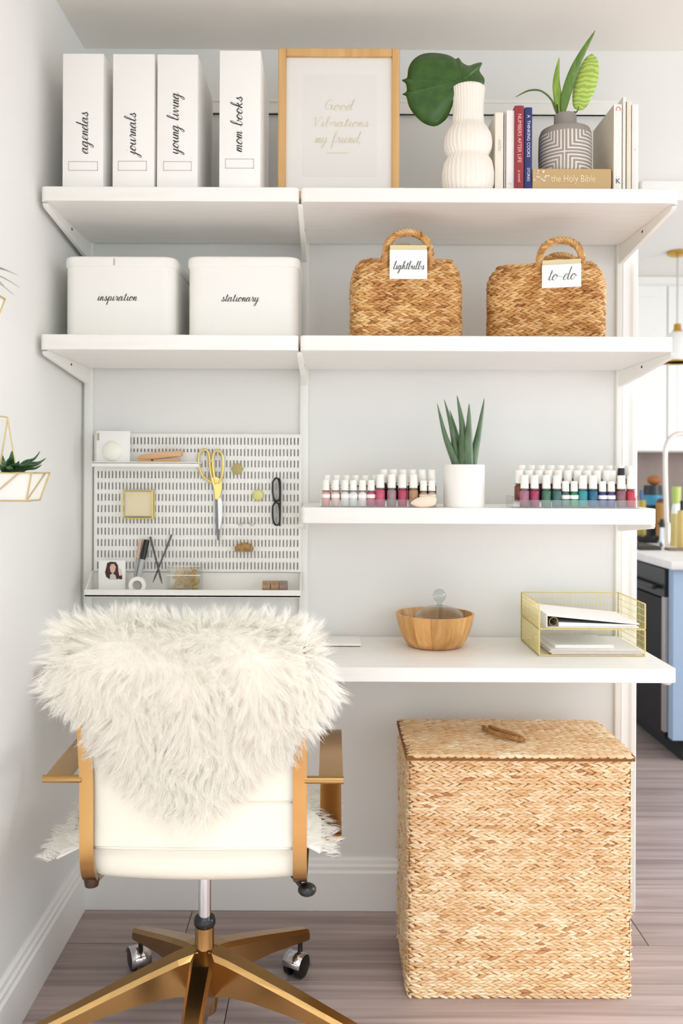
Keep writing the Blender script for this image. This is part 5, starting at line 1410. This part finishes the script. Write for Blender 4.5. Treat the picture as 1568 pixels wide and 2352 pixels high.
# upper cabinets
r = thing('wall_cabinet', 'white upper kitchen cabinet above the backsplash', 'cabinet', (2.4, 5.42, 1.362))
MB().box(1.2, 3.3, 5.27, 5.598, 1.362, ZC - .002).part('carcass', M_TRIM, r)
for k in range(5):
    xa = 1.2 + k * .42
    dr_ = MB().box(xa + .003, xa + .417, 5.25, 5.268, 1.366, ZC - .06, .003, 1).part('door', M_TRIM, r)
    MB().box(xa + .06, xa + .36, 5.247, 5.2495, 1.43, ZC - .13, .001, 1).part('door_panel', M_TRIM, dr_)
MB().box(.9, 3.3, 5.585, 5.599, KZ + .001, 1.361).struct('trim_4', mat('taupe_backsplash', '9A8579', .4, var='84706A', scale=(9, 9, 3)))
# pendant
pp = W(1556, 575, 4.68); r = thing('pendant_light', 'brass and white dome pendant lamp in the kitchen', 'lamp', (pp.x, 4.68, 1.83))
MB().lathe([(0, -.001), (.055, -.001), (.055, -.016), (.04, -.024), (.012, -.03), (0, -.03)], (pp.x, 4.68, ZC), 24).part('canopy', M_BRASS, r, 50)
MB().tube([(pp.x, 4.68, ZC - .02), (pp.x, 4.68, 2.03)], .006, 8).part('rod', mat('pale_rod', 'D8CFC6', .3, .5), r, 50)
MB().lathe([(.0, .21), (.018, .21), (.02, .18), (.03, .165), (0, .163)], (pp.x, 4.68, 1.83), 20).part('socket', M_BRASS, r, 50)
MB().lathe([(.028, .168), (.05, .155), (.075, .12), (.089, .07), (.094, .006), (.092, .006), (.086, .07), (.072, .117), (.048, .15), (.028, .163)], (pp.x, 4.68, 1.83), 28).part('shade', M_TRIM, r, 50)
MB().lathe([(.0955, .008), (.0955, 0), (.091, 0), (.091, .008), (.0955, .008)], (pp.x, 4.68, 1.83), 28).part('shade_rim', M_BRASS, r, 50)
# tap
kt = 4.55; q = W(1532, 1235, kt); q.z = KZ
r = thing('kitchen_tap', 'tall arched white tap on the kitchen worktop', 'tap', q)
top_z = W(1532, 1000, kt).z
MB().tube(catmull([q, q + Vector((-.004, 0, .12)), W(1527, 1060, kt), W(1532, 1018, kt), W(1552, 998, kt), W(1585, 1000, kt), W(1605, 1030, kt)], 5), .013, 10).part('spout', mat('pale_chrome', 'E9DED6', .25, .4), r, True)
MB().lathe([(0, 0), (.026, 0), (.026, .02), (.02, .03), (.02, .11), (0, .11)], q, 16).part('tap_base', mat('pale_chrome', 'E9DED6', .25, .4), r, 50)
MB().tube([q + Vector((-.018, 0, .08)), q + Vector((-.05, -.01, .11))], .007, 8).part('tap_lever', M_DARK, r, 50)
# jars, bottles and boards on the worktop
def jar(name, px, rpx, top, dd, parts, label, cat='bottle'):
    c = W(px, 1230, dd); c.z = KZ; H = W(px, top, dd).z - KZ; R_ = rpx * dd / F
    r = thing(name, label, cat, c, 'things on the kitchen worktop')
    for (nm, t0, t1, k0, k1, m) in parts:
        MB().lathe([(0, H * t0), (R_ * k0, H * t0), (R_ * (k0 * .4 + k1 * .6), H * (t0 * .3 + t1 * .7)), (R_ * k1, H * t1), (0, H * t1)], c, 16).part(nm, m, r, 50)
jar('utensil_crock', 1498, 21, 1112, 4.9, [('crock', 0, .62, 1, 1, mat('navy_glaze', '14141F', .3)), ('blue_band', .62, .80, 1.08, 1.08, mat('cyan_glaze', '3C8CB0', .3)), ('crock_rim', .80, .98, 1, .9, mat('teal_black', '1E2A30', .4))], 'dark utensil crock with a blue band on the kitchen worktop', 'crock')
c = W(1502, 1100, 4.9)
MB().ball((c.x, 4.9, W(1502, 1107, 4.9).z + .01), .032, 12, (1.3, 1, .9)).thing('orange_ball', mat('burnt_orange', 'A0602C', .6), 'burnt orange rounded shape on top of the dark crock', 'ornament', smooth=True)
jar('oil_bottle', 1472, 11, 1125, 4.7, [('glass', 0, .8, 1, .9, mat('olive_oil', 'B09A3C', .2)), ('stopper', .8, 1, .5, .4, mat('blue_stopper', '4C6C94', .5))], 'yellow oil bottle with blue stopper beside the wall end')
jar('bread_crock', 1520, 14, 1145, 4.75, [('body', 0, .9, .9, 1, mat('honey_wood', 'C08E4C', .5)), ('lid', .9, 1, 1, .6, mat('brown_lid', '6A4630', .6))], 'honey coloured wooden canister behind the tap', 'canister')
jar('soap_bottle', 1552, 11, 1118, 4.4, [('body', 0, .55, 1.2, 1.1, mat('straw_soap', 'DCC884', .3)), ('label_band', .55, .72, 1.0, .7, M_PAPER), ('top', .72, 1, .9, 1.0, mat('lime_top', 'B5C66C', .4))], 'clear soap bottle with a lime green top by the tap')
jar('amber_bottle', 1566, 10, 1150, 4.25, [('body', 0, .8, 1.1, 1, mat('amber_yellow', 'D9BC74', .3)), ('cap', .8, 1, .5, .5, M_BLACK)], 'amber yellow bottle nearest the frame edge on the worktop')
jar('pepper_mill', 1520, 6, 1192, 4.35, [('body', 0, .7, 1, .8, M_CHROME), ('knob', .7, 1, 1, .7, M_BLACK)], 'small steel and black pepper mill before the canister', 'mill')
a = W(1472, 1240, 4.3); MB().box(a.x - .06, a.x + .045, 4.15, 4.40, KZ, KZ + .018, .003, 1).thing('dark_board', mat('dark_walnut', '2A2522', .5), 'dark chopping board lying on the worktop by the wall end', 'board')
a = W(1552, 1240, 4.2); MB().box(a.x - .06, a.x + .12, 4.12, 4.20, KZ, KZ + .010, .003, 1).thing('tea_towel', mat('brown_towel', '8A7460', .9), 'folded brown tea towel on the worktop before the tap', 'towel')
a = W(1490, 1222, 4.6); MB().lathe([(0, 0), (.05, 0), (.062, .02), (.064, .034), (.058, .034), (.05, .012), (0, .010)], (a.x, 4.62, KZ), 20).thing('black_bowl', mat('black_glaze', '17191A', .3), 'small black bowl before the dark crock', 'bowl')
